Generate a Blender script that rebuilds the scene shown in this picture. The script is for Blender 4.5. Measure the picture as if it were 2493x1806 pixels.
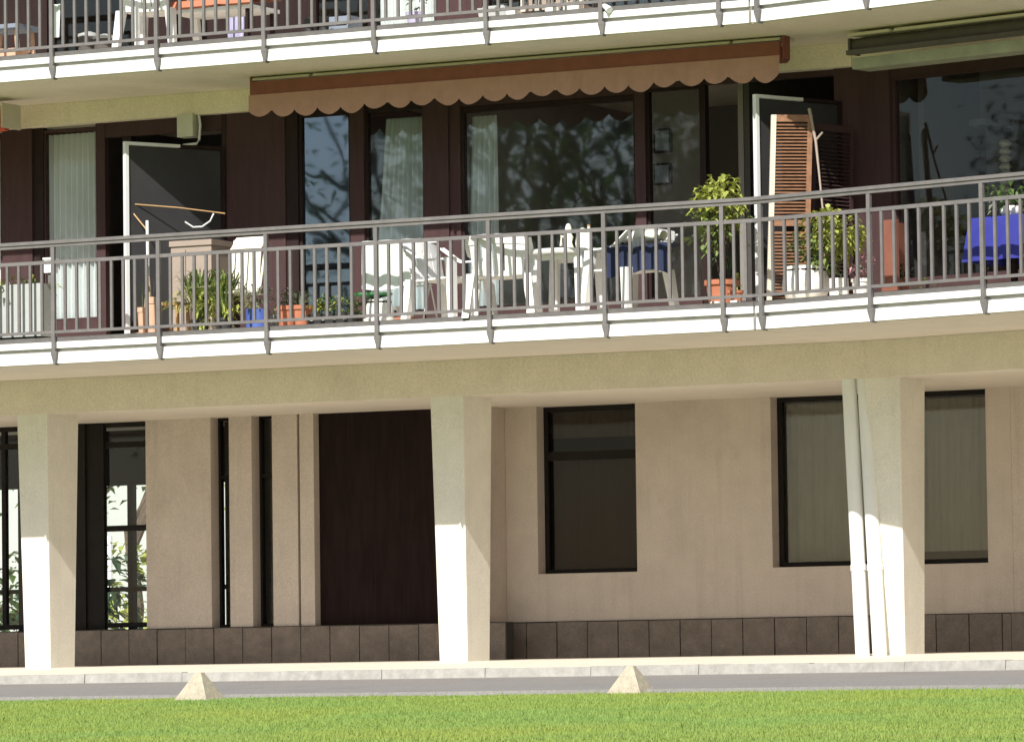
import bpy, bmesh, math, random
from mathutils import Vector, Matrix
random.seed(7)
for o in list(bpy.data.objects): bpy.data.objects.remove(o)
S = bpy.context.scene
COL = S.collection
R = math.radians
# ------------------------------------------------------------------ camera
# X runs along the facade, Y into the building, Z up; z = 0 is the foot of the ground floor wall
FPX, IW, IH = 12500.0, 2493.0, 1806.0
ROLL, PITCH, YAW, BEND = .0129, .0617, R(27.87), R(13.57)
_r0 = Vector((math.cos(YAW), math.sin(YAW), 0)); _f0 = Vector((-math.sin(YAW), math.cos(YAW), 0)); _z = Vector((0, 0, 1))
CF = _f0*math.cos(PITCH) + _z*math.sin(PITCH); _u0 = _z*math.cos(PITCH) - _f0*math.sin(PITCH)
CR = _r0*math.cos(ROLL) - _u0*math.sin(ROLL); CU = _u0*math.cos(ROLL) + _r0*math.sin(ROLL)
CAM = Vector((23.795, -44.999, -0.326))
cd = bpy.data.cameras.new('camera'); cam = bpy.data.objects.new('camera', cd); COL.objects.link(cam)
cd.sensor_width = 36; cd.sensor_fit = 'HORIZONTAL'; cd.lens = 36*FPX/IW; cd.clip_start = .5; cd.clip_end = 2000
M = Matrix((CR, CU, -CF)).transposed().to_4x4(); M.translation = CAM; cam.matrix_world = M
S.camera = cam
# ------------------------------------------------------------------ sky and sun
SUN = Vector((.11, -1.0, .80)).normalized()
w = bpy.data.worlds.new('World'); S.world = w; w.use_nodes = True
nt = w.node_tree; bg = nt.nodes['Background']; sky = nt.nodes.new('ShaderNodeTexSky'); sky.sky_type = 'NISHITA'
sky.sun_disc = False; sky.sun_elevation = math.asin(SUN.z); sky.sun_rotation = math.pi - .11
sky.air_density = 1.0; sky.dust_density = 1.5
nt.links.new(sky.outputs[0], bg.inputs[0]); bg.inputs[1].default_value = .085
sd = bpy.data.lights.new('sun', 'SUN'); sd.energy = 5.0; sd.angle = R(.5); sd.color = (1.0, .95, .87)
so = bpy.data.objects.new('sun', sd); COL.objects.link(so); so.rotation_euler = SUN.to_track_quat('Z', 'Y').to_euler(); so.location = (5, -20, 25)
S.view_settings.view_transform = 'Standard'; S.view_settings.look = 'None'; S.view_settings.exposure = .36; S.view_settings.gamma = 1
S.view_settings.use_curve_mapping = False
S.cycles.max_bounces = 10; S.cycles.diffuse_bounces = 6; S.cycles.transparent_max_bounces = 24
# ------------------------------------------------------------------ measuring helpers
def ray(u, v): return (CR*(u-IW/2) - CU*(v-IH/2) + CF*FPX)
def P(u, v, Y):
    d = ray(u, v); return CAM + d*((Y-CAM.y)/d.y)
XJ = P(1838, 805, 0).x
T2 = Vector((math.cos(BEND), -math.sin(BEND), 0)); N2 = Vector((math.sin(BEND), math.cos(BEND), 0)); OJ = Vector((XJ, 0, 0))
def PR(u, v, y):                                    # the right wing's own axes
    d = ray(u, v); t = (y-(CAM-OJ).dot(N2))/d.dot(N2); q = CAM+d*t-OJ
    return Vector((q.dot(T2), y, q.z))
def wing(p): return OJ + T2*p[0] + N2*p[1] + Vector((0, 0, p[2]))
def corner(d): return XJ + d*math.tan(BEND/2)       # where the two wings' planes at depth d meet
def px(u, Y, v=700): return P(u, v, Y).x
def pz(v, u, Y): return P(u, v, Y).z
# ------------------------------------------------------------------ materials
MATS = {}
def _ramp(nt, fac, c0, c1, p0=.3, p1=.7):
    r = nt.nodes.new('ShaderNodeValToRGB'); r.color_ramp.elements[0].position = p0; r.color_ramp.elements[1].position = p1
    r.color_ramp.elements[0].color = (*c0, 1); r.color_ramp.elements[1].color = (*c1, 1); nt.links.new(fac, r.inputs[0]); return r.outputs[0]
def mat(name, c, rough=.7, var=.12, scale=6.0, bump=.0, bscale=60.0, metal=0.0, stain=0.0, stretch=None, spec=.5, trans=0.0, grain=0.0, streak=0.0):
    m = bpy.data.materials.new(name); m.use_nodes = True; t = m.node_tree; b = t.nodes['Principled BSDF']
    tc = t.nodes.new('ShaderNodeTexCoord'); src = tc.outputs['Object']
    if stretch:
        mp = t.nodes.new('ShaderNodeMapping'); mp.inputs['Scale'].default_value = stretch; t.links.new(src, mp.inputs[0]); src = mp.outputs[0]
    n = t.nodes.new('ShaderNodeTexNoise'); n.inputs['Scale'].default_value = scale; n.inputs['Detail'].default_value = 6; n.inputs['Roughness'].default_value = .65
    t.links.new(src, n.inputs['Vector'])
    c0 = tuple(max(0, x*(1-var)) for x in c); c1 = tuple(min(1, x*(1+var)) for x in c)
    out = _ramp(t, n.outputs['Fac'], c0, c1)
    if stain:
        n2 = t.nodes.new('ShaderNodeTexNoise'); n2.inputs['Scale'].default_value = 1.3; n2.inputs['Detail'].default_value = 9; n2.inputs['Roughness'].default_value = .7
        t.links.new(tc.outputs['Object'], n2.inputs['Vector'])
        f = _ramp(t, n2.outputs['Fac'], (0, 0, 0), (stain,)*3, .5, .72)
        mx = t.nodes.new('ShaderNodeMix'); mx.data_type = 'RGBA'; t.links.new(f, mx.inputs[0]); t.links.new(out, mx.inputs[6])
        mx.inputs[7].default_value = (*[x*.55 for x in c], 1); out = mx.outputs[2]
    if streak:                                          # rain streaks and dirt runs: noise drawn out along z
        mp2 = t.nodes.new('ShaderNodeMapping'); mp2.inputs['Scale'].default_value = (7, 7, .35); t.links.new(tc.outputs['Object'], mp2.inputs[0])
        n4 = t.nodes.new('ShaderNodeTexNoise'); n4.inputs['Scale'].default_value = 1.0; n4.inputs['Detail'].default_value = 7; n4.inputs['Roughness'].default_value = .7; t.links.new(mp2.outputs[0], n4.inputs['Vector'])
        f4 = _ramp(t, n4.outputs['Fac'], (0, 0, 0), (streak,)*3, .5, .75); mx4 = t.nodes.new('ShaderNodeMix'); mx4.data_type = 'RGBA'; t.links.new(f4, mx4.inputs[0]); t.links.new(out, mx4.inputs[6])
        mx4.inputs[7].default_value = (*[x*.5 for x in c], 1); out = mx4.outputs[2]
    if grain:
        n5 = t.nodes.new('ShaderNodeTexNoise'); n5.inputs['Scale'].default_value = 75; n5.inputs['Detail'].default_value = 3; t.links.new(tc.outputs['Object'], n5.inputs['Vector'])
        f5 = _ramp(t, n5.outputs['Fac'], (1-grain,)*3, (1+grain,)*3, .3, .7); mx5 = t.nodes.new('ShaderNodeMix'); mx5.data_type = 'RGBA'; mx5.blend_type = 'MULTIPLY'; mx5.inputs[0].default_value = 1
        t.links.new(out, mx5.inputs[6]); t.links.new(f5, mx5.inputs[7]); out = mx5.outputs[2]
    t.links.new(out, b.inputs['Base Color']); b.inputs['Roughness'].default_value = rough; b.inputs['Metallic'].default_value = metal
    b.inputs['Specular IOR Level'].default_value = spec
    if bump:
        n3 = t.nodes.new('ShaderNodeTexNoise'); n3.inputs['Scale'].default_value = bscale; n3.inputs['Detail'].default_value = 4; t.links.new(src, n3.inputs['Vector'])
        bp = t.nodes.new('ShaderNodeBump'); bp.inputs['Strength'].default_value = bump; bp.inputs['Distance'].default_value = .01
        t.links.new(n3.outputs['Fac'], bp.inputs['Height']); t.links.new(bp.outputs[0], b.inputs['Normal'])
    if trans:
        tr = t.nodes.new('ShaderNodeBsdfTranslucent'); t.links.new(out, tr.inputs[0]); ms = t.nodes.new('ShaderNodeMixShader'); ms.inputs[0].default_value = trans
        t.links.new(b.outputs[0], ms.inputs[1]); t.links.new(tr.outputs[0], ms.inputs[2]); t.links.new(ms.outputs[0], t.nodes['Material Output'].inputs[0])
    MATS[name] = m; return m
def glass(name, tint, refl, gc=(1, 1, 1)):
    m = bpy.data.materials.new(name); m.use_nodes = True; t = m.node_tree; t.nodes.remove(t.nodes['Principled BSDF'])
    tr = t.nodes.new('ShaderNodeBsdfTransparent'); tr.inputs[0].default_value = (*tint, 1)
    gl = t.nodes.new('ShaderNodeBsdfGlossy'); gl.inputs['Roughness'].default_value = .02; gl.inputs[0].default_value = (*gc, 1)
    tc = t.nodes.new('ShaderNodeTexCoord'); n = t.nodes.new('ShaderNodeTexNoise'); n.inputs['Scale'].default_value = 2.2; n.inputs['Detail'].default_value = 1
    t.links.new(tc.outputs['Object'], n.inputs['Vector']); bp = t.nodes.new('ShaderNodeBump'); bp.inputs['Strength'].default_value = .022; bp.inputs['Distance'].default_value = .02
    t.links.new(n.outputs['Fac'], bp.inputs['Height']); t.links.new(bp.outputs[0], gl.inputs['Normal'])
    ms = t.nodes.new('ShaderNodeMixShader'); ms.inputs[0].default_value = .022+refl*.5; t.links.new(tr.outputs[0], ms.inputs[1]); t.links.new(gl.outputs[0], ms.inputs[2])
    t.links.new(ms.outputs[0], t.nodes['Material Output'].inputs[0]); MATS[name] = m; return m
mat('plaster', (.79, .755, .67), .9, .05, 3.0, .25, 160, stain=.16, grain=.10, streak=.14)
mat('beam_bounce', (.775, .695, .59), .9, .05, 3.0, .25, 160, stain=.16, grain=.11, streak=.14)  # column plaster with the yellow bounce from the grass put into its colour
mat('soffit', (.77, .69, .585), .9, .05, 2.0, .2, 160, stain=.16, grain=.09)
mat('wall_tan', (.595, .51, .455), .92, .07, 2.0, .5, 120, stain=.28, grain=.12, streak=.28)
mat('plinth', (.205, .168, .146), .9, .2, 7.0, .5, 45, stain=.5, grain=.16)
mat('joint_dark', (.05, .045, .04), .95)
mat('fascia', (.82, .83, .81), .6, .03, 5.0, stain=.10, streak=.12)
mat('slab_concrete', (.30, .29, .27), .9, .15)
mat('metal_grey', (.150, .140, .141), .5, .16, 9.0, stain=.25)
mat('wood_wall', (.062, .036, .038), .7, .12, 3.0, .15, 30, stretch=(6, 6, .7), spec=.12)
mat('wood_dark', (.026, .016, .016), .6, .2, 3.0, stretch=(6, 6, .7), spec=.12)
mat('panel_dark', (.020, .0115, .0115), .8, .3, 3.0, stretch=(5, 5, .6), spec=.08)
mat('frame_black', (.012, .009, .0085), .6, .2, spec=.2)
mat('leaf_panel', (.042, .043, .047), .3, .2, 1.2, spec=.5)
mat('awning_olive', (.33, .34, .26), .8, .2, 3.0, stain=.4)
mat('grass_ground', (.24, .315, .08), .95, .3, 2.0)
mat('screen_red', (.20, .075, .05), .7, .15)
mat('nosing', (.12, .115, .115), .85, .2)
mat('alu_white', (.68, .70, .72), .4, .04)
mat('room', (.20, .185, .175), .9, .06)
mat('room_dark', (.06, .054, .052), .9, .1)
mat('curtain', (.78, .82, .84), .9, .05, 3.0, .3, 25, stretch=(9, 9, .3), trans=.25)
mat('blind', (.27, .25, .20), .9, .10, 3.0, .3, 40, stretch=(7, 7, .5), stain=.35)
mat('blind_mid', (.12, .105, .09), .9, .1)
mat('blind_dark', (.06, .045, .037), .9, .10, 3.0, stain=.2)
mat('awning_rust', (.40, .225, .18), .9, .08, 6.0, .15, 90, stain=.2, streak=.25)
mat('awning_rust_dark', (.21, .07, .05), .8, .12)
mat('awning_grey', (.085, .075, .07), .8, .15)
mat('awning_red', (.62, .10, .04), .8, .06)
mat('cream_metal', (.62, .58, .49), .5, .05)
mat('asphalt', (.225, .217, .213), .9, .14, 30.0, .4, 90, stain=.35, grain=.15)
mat('pavement', (.62, .58, .50), .9, .07, 8.0, .2, 60, stain=.2)
mat('kerb', (.34, .335, .31), .9, .2, 12.0, .3, 60, stain=.35)
mat('concrete_yellow', (.40, .36, .28), .9, .15, 14.0, .5, 40, stain=.45, grain=.15)
mat('plastic_white', (.80, .81, .82), .45, .02)
mat('plastic_cream', (.80, .78, .66), .5, .03)
mat('ceramic_white', (.80, .80, .77), .35, .03)
mat('terracotta', (.42, .155, .085), .8, .12, 12.0)
mat('terracotta_pale', (.55, .36, .26), .8, .12, 12.0)
mat('blue_glaze', (.07, .12, .40), .35, .08)
mat('navy_cloth', (.018, .026, .07), .9, .15)
mat('royal_cloth', (.024, .03, .25), .85, .12, trans=.05)
mat('white_cloth', (.74, .80, .77), .85, .04, trans=.15)
mat('planter_grey', (.40, .42, .42), .6, .06)
mat('planter_black', (.03, .03, .032), .6, .1)
mat('wood_orange', (.25, .125, .068), .55, .3, 4.0, .15, 40, stretch=(1.0, 6, 6))
mat('wood_pale', (.45, .28, .13), .6, .2)
mat('beige_cabinet', (.31, .255, .215), .7, .05)
mat('soil', (.035, .025, .018), .95, .3)
mat('leaf_green', (.10, .17, .045), .55, .35, 9.0, trans=.25)
mat('leaf_fresh', (.19, .26, .075), .55, .3, 9.0, trans=.25)
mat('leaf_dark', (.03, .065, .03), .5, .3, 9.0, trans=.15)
mat('leaf_lime', (.36, .40, .09), .55, .3, 9.0, trans=.25)
mat('leaf_sage', (.17, .19, .13), .7, .25, 9.0, trans=.15)
mat('petal_white', (.80, .78, .68), .6, .04, trans=.2)
mat('petal_pink', (.45, .22, .26), .6, .2)
mat('petal_yellow', (.62, .52, .05), .6, .2)
mat('petal_purple', (.42, .40, .58), .7, .15)
mat('red_plastic', (.11, .025, .025), .5, .1)
mat('bark', (.10, .075, .055), .9, .3, 8.0, .5, 30)
mat('soil_ground', (.10, .12, .04), .95, .3, 3.0)
mat('grass', (.28, .385, .09), .75, .10, 7.0, trans=.3)
_t = MATS['grass'].node_tree; _b = _t.nodes['Principled BSDF']; _src = _b.inputs['Base Color'].links[0].from_socket
_tc = _t.nodes.new('ShaderNodeTexCoord'); _n = _t.nodes.new('ShaderNodeTexNoise'); _n.inputs['Scale'].default_value = .55; _n.inputs['Detail'].default_value = 5; _t.links.new(_tc.outputs['Object'], _n.inputs['Vector'])
_c = _ramp(_t, _n.outputs['Fac'], (.21, .35, .095), (.33, .385, .08), .36, .66); _mx = _t.nodes.new('ShaderNodeMix'); _mx.data_type = 'RGBA'; _mx.inputs[0].default_value = .6
_t.links.new(_src, _mx.inputs[6]); _t.links.new(_c, _mx.inputs[7])
for _l in list(_t.links):
    if _l.from_socket == _src and _l.to_node != _mx: _dst = _l.to_socket; _t.links.remove(_l); _t.links.new(_mx.outputs[2], _dst)
mat('far_white', (.42, .45, .43), .8, .04)
mat('far_window', (.03, .035, .04), .3, .1)
mat('orange_cloth', (.50, .17, .10), .85, .1)
mat('grey_blue', (.20, .24, .31), .8, .1)
mat('lamp_glass', (.56, .56, .48), .4, .1)
mat('green_plastic', (.10, .36, .16), .5, .1)
mat('peach_cloth', (.78, .52, .36), .85, .05)
glass('pane_clear', (.96, .975, .97), .0)
glass('pane_sky', (.90, .93, .93), .12, (.85, .92, 1))  # a little of the mirrored sky's blue is put into the gloss colour
glass('pane_dark', (.72, .70, .69), -.016)
glass('pane_dim', (.84, .85, .85), .03)
glass('pane_blue', (.55, .60, .66), .34, (.68, .82, 1))  # gloss colour carries the blue of the reflected sky
# ------------------------------------------------------------------ mesh builder
class MB:
    def __init__(s, fr=None): s.v = []; s.f = []; s.fr = fr; s.sm = False
    def add(s, vs, fs):
        n = len(s.v)
        s.v += [wing(p) if s.fr else Vector(p) for p in vs]; s.f += [tuple(i+n for i in f) for f in fs]; return s
    def box(s, x0, x1, y0, y1, z0, z1):
        if x0 > x1: x0, x1 = x1, x0
        if y0 > y1: y0, y1 = y1, y0
        if z0 > z1: z0, z1 = z1, z0
        return s.hexa([(x0, y0, z0), (x1, y0, z0), (x1, y1, z0), (x0, y1, z0)], [(x0, y0, z1), (x1, y0, z1), (x1, y1, z1), (x0, y1, z1)])
    def hexa(s, b, t):
        return s.add(list(b)+list(t), [(3, 2, 1, 0), (4, 5, 6, 7), (0, 1, 5, 4), (1, 2, 6, 5), (2, 3, 7, 6), (3, 0, 4, 7)])
    def slab(s, a, b, z0, z1, th):                      # upright board from plan point a to b
        a = Vector((a[0], a[1])); b = Vector((b[0], b[1])); d = (b-a).normalized(); n = Vector((-d.y, d.x))*th/2
        q = [a-n, b-n, b+n, a+n]
        return s.hexa([(p.x, p.y, z0) for p in q], [(p.x, p.y, z1) for p in q])
    def bar(s, a, b, w, h=None):                        # square bar between any two points
        a = Vector(a); b = Vector(b); h = h or w; d = (b-a).normalized()
        up = Vector((0, 0, 1)) if abs(d.z) < .9 else Vector((0, 1, 0))
        x = d.cross(up).normalized()*w/2; y = x.cross(d).normalized()*h/2
        return s.hexa([a-x-y, a+x-y, a+x+y, a-x+y], [b-x-y, b+x-y, b+x+y, b-x+y])
    def tube(s, pts, rs, n=8, cap=True):
        pts = [Vector(p) for p in pts]; rs = rs if isinstance(rs, (list, tuple)) else [rs]*len(pts)
        vs = []; fs = []
        for i, p in enumerate(pts):
            d = (pts[min(i+1, len(pts)-1)]-pts[max(i-1, 0)]).normalized(); up = Vector((0, 0, 1)) if abs(d.z) < .9 else Vector((0, 1, 0))
            x = d.cross(up).normalized(); y = x.cross(d).normalized()
            for k in range(n): t = 2*math.pi*k/n; vs.append(p+(x*math.cos(t)+y*math.sin(t))*rs[i])
        for i in range(len(pts)-1):
            for k in range(n): fs.append((i*n+k, i*n+(k+1) % n, (i+1)*n+(k+1) % n, (i+1)*n+k))
        if cap: fs += [tuple(range(n))[::-1], tuple((len(pts)-1)*n+k for k in range(n))]
        s.sm = True; return s.add(vs, fs)
    def lathe(s, c, prof, n=20):
        vs = []; fs = []
        for r, z in prof:
            for k in range(n): t = 2*math.pi*k/n; vs.append((c[0]+r*math.cos(t), c[1]+r*math.sin(t), c[2]+z))
        m = len(prof)
        for i in range(m-1):
            for k in range(n): fs.append((i*n+k, i*n+(k+1) % n, (i+1)*n+(k+1) % n, (i+1)*n+k))
        fs += [tuple(range(n))[::-1], tuple((m-1)*n+k for k in range(n))]
        s.sm = True; return s.add(vs, fs)
    def grid(s, fn, nu, nv, th=0):                      # a sheet fn(i/nu, j/nv), optionally given thickness
        vs = []; fs = []; k = nv+1
        P0 = [[Vector(fn(i/nu, j/nv)) for j in range(nv+1)] for i in range(nu+1)]
        for row in P0: vs += row
        for i in range(nu):
            for j in range(nv): fs.append((i*k+j, (i+1)*k+j, (i+1)*k+j+1, i*k+j+1))
        if th:
            off = len(vs)
            for i in range(nu+1):
                for j in range(nv+1):
                    a = P0[min(i+1, nu)][j]-P0[max(i-1, 0)][j]; b = P0[i][min(j+1, nv)]-P0[i][max(j-1, 0)]
                    nn = a.cross(b); nn = nn.normalized() if nn.length > 1e-9 else Vector((0, 0, 1)); vs.append(P0[i][j]-nn*th)
            fs += [tuple(x+off for x in f[::-1]) for f in list(fs)]
            rim = [(i, 0) for i in range(nu+1)]+[(nu, j) for j in range(1, nv+1)]+[(i, nv) for i in range(nu-1, -1, -1)]+[(0, j) for j in range(nv-1, 0, -1)]
            ids = [i*k+j for i, j in rim]
            for q in range(len(ids)): a, b = ids[q], ids[(q+1) % len(ids)]; fs.append((b, a, a+off, b+off))
        s.sm = True; return s.add(vs, fs)
    def leaf(s, p, d, L, W, droop=.3, up=None):         # a folded leaf of four triangles' worth of faces
        p = Vector(p); d = Vector(d).normalized(); up = up or Vector((0, 0, 1)); x = d.cross(up)
        x = x.normalized() if x.length > 1e-3 else Vector((1, 0, 0))
        m = p+d*L*.5-Vector((0, 0, L*droop*.2)); e = p+d*L-Vector((0, 0, L*droop)); q = up*W*.15
        return s.add([p, m+x*W/2+q, m-q*.5, m-x*W/2+q, e], [(0, 1, 2), (0, 2, 3), (1, 4, 2), (2, 4, 3)])
    def build(s, name, m, parent=None, kind=None):
        org = Vector((0, 0, 0))
        if parent is not None:
            q = parent
            while q is not None: org += q.location; q = q.parent
        me = bpy.data.meshes.new(name); me.from_pydata([tuple(v-org) for v in s.v], [], s.f); me.materials.append(MATS[m])
        if s.sm:
            me.polygons.foreach_set('use_smooth', [True]*len(me.polygons))
            try: me.set_sharp_from_angle(angle=R(40))
            except Exception: pass
        o = bpy.data.objects.new(name, me); COL.objects.link(o)
        if parent is not None: o.parent = parent
        if kind: o['kind'] = kind
        return o
def thing(name, label, cat, loc=(0, 0, 0), group=None):
    o = bpy.data.objects.new(name, None); COL.objects.link(o); o.location = loc; o.empty_display_size = .1
    o['label'] = label; o['category'] = cat
    if group: o['group'] = group
    return o
def tag(o, label, cat, group=None):
    o['label'] = label; o['category'] = cat
    if group: o['group'] = group
    return o
def re_origin(o, c):                                    # put a one-mesh thing's origin at its base
    c = Vector(c); o.data.transform(Matrix.Translation(-c)); o.location = c; return o
def copy_thing(src, loc, rz, label, group=None):
    c = src.copy(); COL.objects.link(c); c.location = loc; c.rotation_euler = (0, 0, rz); c['label'] = label
    if group: c['group'] = group
    for ch in list(src.children):
        k = ch.copy(); COL.objects.link(k); k.parent = c
        for g in list(ch.children):
            h = g.copy(); COL.objects.link(h); h.parent = k
    return c
def struct(name, mb, m): return mb.build(name, m, None, 'structure')
# ------------------------------------------------------------------ ground
FAR = 90.0
def strip(d0, z0, d1, z1, th=0, lo=-FAR, hi=FAR, n=1):  # a band of ground between two offsets of the facade, bent at the joint
    m = MB(); pts = []
    for d, z in ((d0, z0), (d1, z1)):
        c = Vector((corner(d), d, 0)); pts.append([Vector((lo, d, z)), Vector((c.x, c.y, z)), Vector((c.x, c.y, 0))+T2*hi+Vector((0, 0, z))])
    a, b = pts
    return m.add(a+b, [(3, 4, 1, 0), (4, 5, 2, 1)])
KZ = -.117; RZ = -.208; GZ = -.345
m = strip(14, 0, 5.2, 0); m.add(strip(5.2, 0, 2.3, -.035).v, [(3, 4, 1, 0), (4, 5, 2, 1)]); m.add(strip(2.3, -.035, 1.0, KZ).v, [(3, 4, 1, 0), (4, 5, 2, 1)])
struct('pavement', m, 'pavement')
m = strip(1.0, RZ, -3.5, GZ); m.add(strip(-3.5, GZ, -3.53, GZ-.12).v, [(3, 4, 1, 0), (4, 5, 2, 1)]); struct('road', m, 'asphalt')
kerb = struct('kerb', strip(.99, KZ-.02, .9, KZ-.02), 'joint_dark')
random.seed(3)
def kerb_run(p0, p1, L0=1.0):
    d = (p1-p0); n = int(d.length/L0); d.normalize(); nn = Vector((-d.y, d.x, 0)); x = 0
    for i in range(n):
        a = p0+d*(x+.003); b = p0+d*(x+L0-.003); x += L0; j = random.uniform(-.006, .006); k = random.uniform(-.006, .004)
        q = [a-nn*(.14+j), b-nn*(.14+j), b, a]
        t = [a-nn*(.125+j), b-nn*(.125+j), b, a]
        o = MB().hexa([(p.x, p.y, RZ-.08) for p in q], [(p.x, p.y, KZ+.004+k) for p in t]).build('kerb_stone', 'kerb', kerb)
cc = Vector((corner(1.0), 1.0, 0))
kerb_run(cc-Vector((12, 0, 0)), cc, 1.2); kerb_run(cc, cc+T2*8.4, 1.2)
# lawn: a sheet falling gently towards the camera and out to the horizon
prof = [(-3.5, GZ-.045), (-6, GZ-.12), (-12, GZ-.33), (-20, GZ-.62), (-34, GZ-1.18), (-46, GZ-1.62), (-70, GZ-2.0), (-400, GZ-2.2)]
m = MB(); lawn_v = []
for d, z in prof:
    lawn_v += [Vector((-300, d, z)), Vector((corner(max(d, -12)), d, z)), Vector((300, d-296*math.tan(BEND)*(1 if d > -13 else .0), z))]
m.add(lawn_v, [f for i in range(len(prof)-1) for f in ((i*3+3, i*3+4, i*3+1, i*3), (i*3+4, i*3+5, i*3+2, i*3+1))])
struct('lawn_ground', m, 'grass_ground')
struct('rear_ground', MB().add([(-400, 14, -.004), (300, 14, -.004), (300, 500, -.004), (-400, 500, -.004)], [(0, 1, 2, 3)]), 'pavement')
def lawn_z(d):
    for (a, za), (b, zb) in zip(prof, prof[1:]):
        if d <= a and d >= b: return za+(zb-za)*(a-d)/(a-b)
    return GZ
import numpy as np
rng = np.random.default_rng(5)
N = 330000
dd = -3.47-rng.random(N)**1.15*11.5; cx = 3.0+(-dd-3.5)*.62
xx = cx+(rng.random(N)-.5)*15.5-1.2
cl = np.sin(xx*2.1+dd*1.3)+np.sin(xx*.9-dd*2.3+1)+np.sin(xx*5.3+dd*4.1)*.6
dd = np.where(dd > -3.75, dd+.05*np.sin(xx*3.7)+.04*np.sin(xx*9.1+1)+.03*rng.normal(0, 1, N), dd)
zz = np.interp(-dd, [-a for a, _ in prof], [z for _, z in prof])
jb = XJ+dd*math.tan(BEND/2); yy = dd-np.maximum(xx-jb, 0)*math.tan(BEND)
h = (.011+.016*rng.random(N)+.03*(rng.random(N) > .985))*(1+.22*cl/2.6); an = rng.random(N)*6.283; lx = rng.normal(0, .35, N)*h; ly = rng.normal(0, .35, N)*h
wd = .004+.004*rng.random(N)
V = np.zeros((N, 3, 3)); V[:, 0] = np.stack([xx-np.cos(an)*wd, yy-np.sin(an)*wd, zz-.005], 1); V[:, 1] = np.stack([xx+np.cos(an)*wd, yy+np.sin(an)*wd, zz-.005], 1)
V[:, 2] = np.stack([xx+lx, yy+ly, zz+h], 1)
me = bpy.data.meshes.new('grass'); me.vertices.add(N*3); me.vertices.foreach_set('co', V.reshape(-1)); me.loops.add(N*3); me.loops.foreach_set('vertex_index', np.arange(N*3))
me.polygons.add(N); me.polygons.foreach_set('loop_start', np.arange(N)*3); me.update(calc_edges=True); me.materials.append(MATS['grass'])
g = bpy.data.objects.new('grass', me); COL.objects.link(g); g['kind'] = 'stuff'; tag(g, 'short sunlit green lawn grass in front of the road', 'grass')
def pyramid(u, v, label):
    c = P(u, v, -3.75); c.z = lawn_z(-3.75)-.03; t = thing('concrete_pyramid', label, 'bollard', c, 'concrete pyramids along the lawn edge')
    h = .195; k = .03; z0 = c.z; z1 = c.z+.29
    MB().hexa([(c.x-h, c.y-h, z0), (c.x+h, c.y-h, z0), (c.x+h, c.y+h, z0), (c.x-h, c.y+h, z0)], [(c.x-k, c.y-k, z1), (c.x+k, c.y-k, z1), (c.x+k, c.y+k, z1), (c.x-k, c.y+k, z1)]).build('body', 'concrete_yellow', t)
pyramid(487, 1695, 'yellowish concrete pyramid on the lawn edge, left of the dark panel')
pyramid(1538, 1672, 'pale concrete pyramid on the lawn edge below the black-framed window')
# ------------------------------------------------------------------ the building
Z1B, Z1T, Z2B, Z2T, Z3B, Z3T = 3.108, 3.365, 6.097, 6.352, 9.09, 9.34
BZ = 2.732; BY = 2.10; UY = 1.90; GY = 2.06; HEAD = 5.857
XL, XRW = -13.2, 11.0                                     # left end; right end along the right wing
B = thing('apartment_building', 'cream apartment block with balconies over an arcade of tapered columns', 'building', (-2, 3, 0))
def bent(d0, d1, z0, z1, xl=XL, xr=XRW):                # a solid between two depths, mitred at the bend: left and right pieces
    a0, a1 = corner(d0), corner(d1); g = .004
    L = MB().hexa([(xl, d0, z0), (a0-g, d0, z0), (a1-g, d1, z0), (xl, d1, z0)], [(xl, d0, z1), (a0-g, d0, z1), (a1-g, d1, z1), (xl, d1, z1)])
    b0, b1 = -d0*math.tan(BEND/2), -d1*math.tan(BEND/2)
    Rr = MB(1).hexa([(b0+g, d0, z0), (xr, d0, z0), (xr, d1, z0), (b1+g, d1, z0)], [(b0+g, d0, z1), (xr, d0, z1), (xr, d1, z1), (b1+g, d1, z1)])
    return L, Rr
def both(name, m, *a, **k):
    for q in bent(*a, **k): q.build(name, m, B)
for zb, zt in ((Z1B, Z1T), (Z2B, Z2T), (Z3B, Z3T)):
    both('floor_slab', 'soffit', .045, 12.0, zb, zt)
    both('slab_edge', 'slab_concrete', .02, .044, zb+.012, zt-.01)
both('beam', 'beam_bounce', BY, BY+.45, BZ, Z1B-.002)
both('arcade_ceiling', 'soffit', BY+.452, 6.2, BZ+.03, Z1B-.004)
both('window_beam', 'beam_bounce', UY, UY+.35, HEAD, Z2B-.002)
both('window_beam', 'beam_bounce', UY, UY+.35, HEAD+2.99, Z3B-.002)
# fascia panels and posts share one bay rhythm
PX = [-5.371+1.2875*i for i in range(-6, 7)]            # posts on the left wing
PX = [x for x in PX if x < 2.45]
PW = [.123+1.325*i for i in range(0, 9)]                # posts on the right wing
def fascia(z0, z1, xj):
    z1 -= .028; zm = z0+.142; e = .028
    edges = PX+[xj]
    for a, b in zip([XL]+PX, PX+[XJ-.006]):
        MB().box(a+e, b-e if b < XJ-.1 else b, -.022, .019, z0+.004, zm-.022).build('fascia_panel', 'fascia', B)
        MB().box(a+.018, b-.018 if b < XJ-.1 else b, -.022, .019, zm+.022, z1).build('fascia_panel', 'fascia', B)
    for a, b in zip([.006]+PW, PW+[XRW]):
        if b-a < .1 and a < .02: a2 = a
        else: a2 = a+e
        MB(1).box(a2, b-e, -.022, .019, z0+.004, zm-.022).build('fascia_panel', 'fascia', B)
        MB(1).box(a2-.01 if a2 > .02 else a2, b-.018, -.022, .019, zm+.022, z1).build('fascia_panel', 'fascia', B)
fascia(Z1B, Z1T, XJ); fascia(Z2B, Z2T, XJ)
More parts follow.
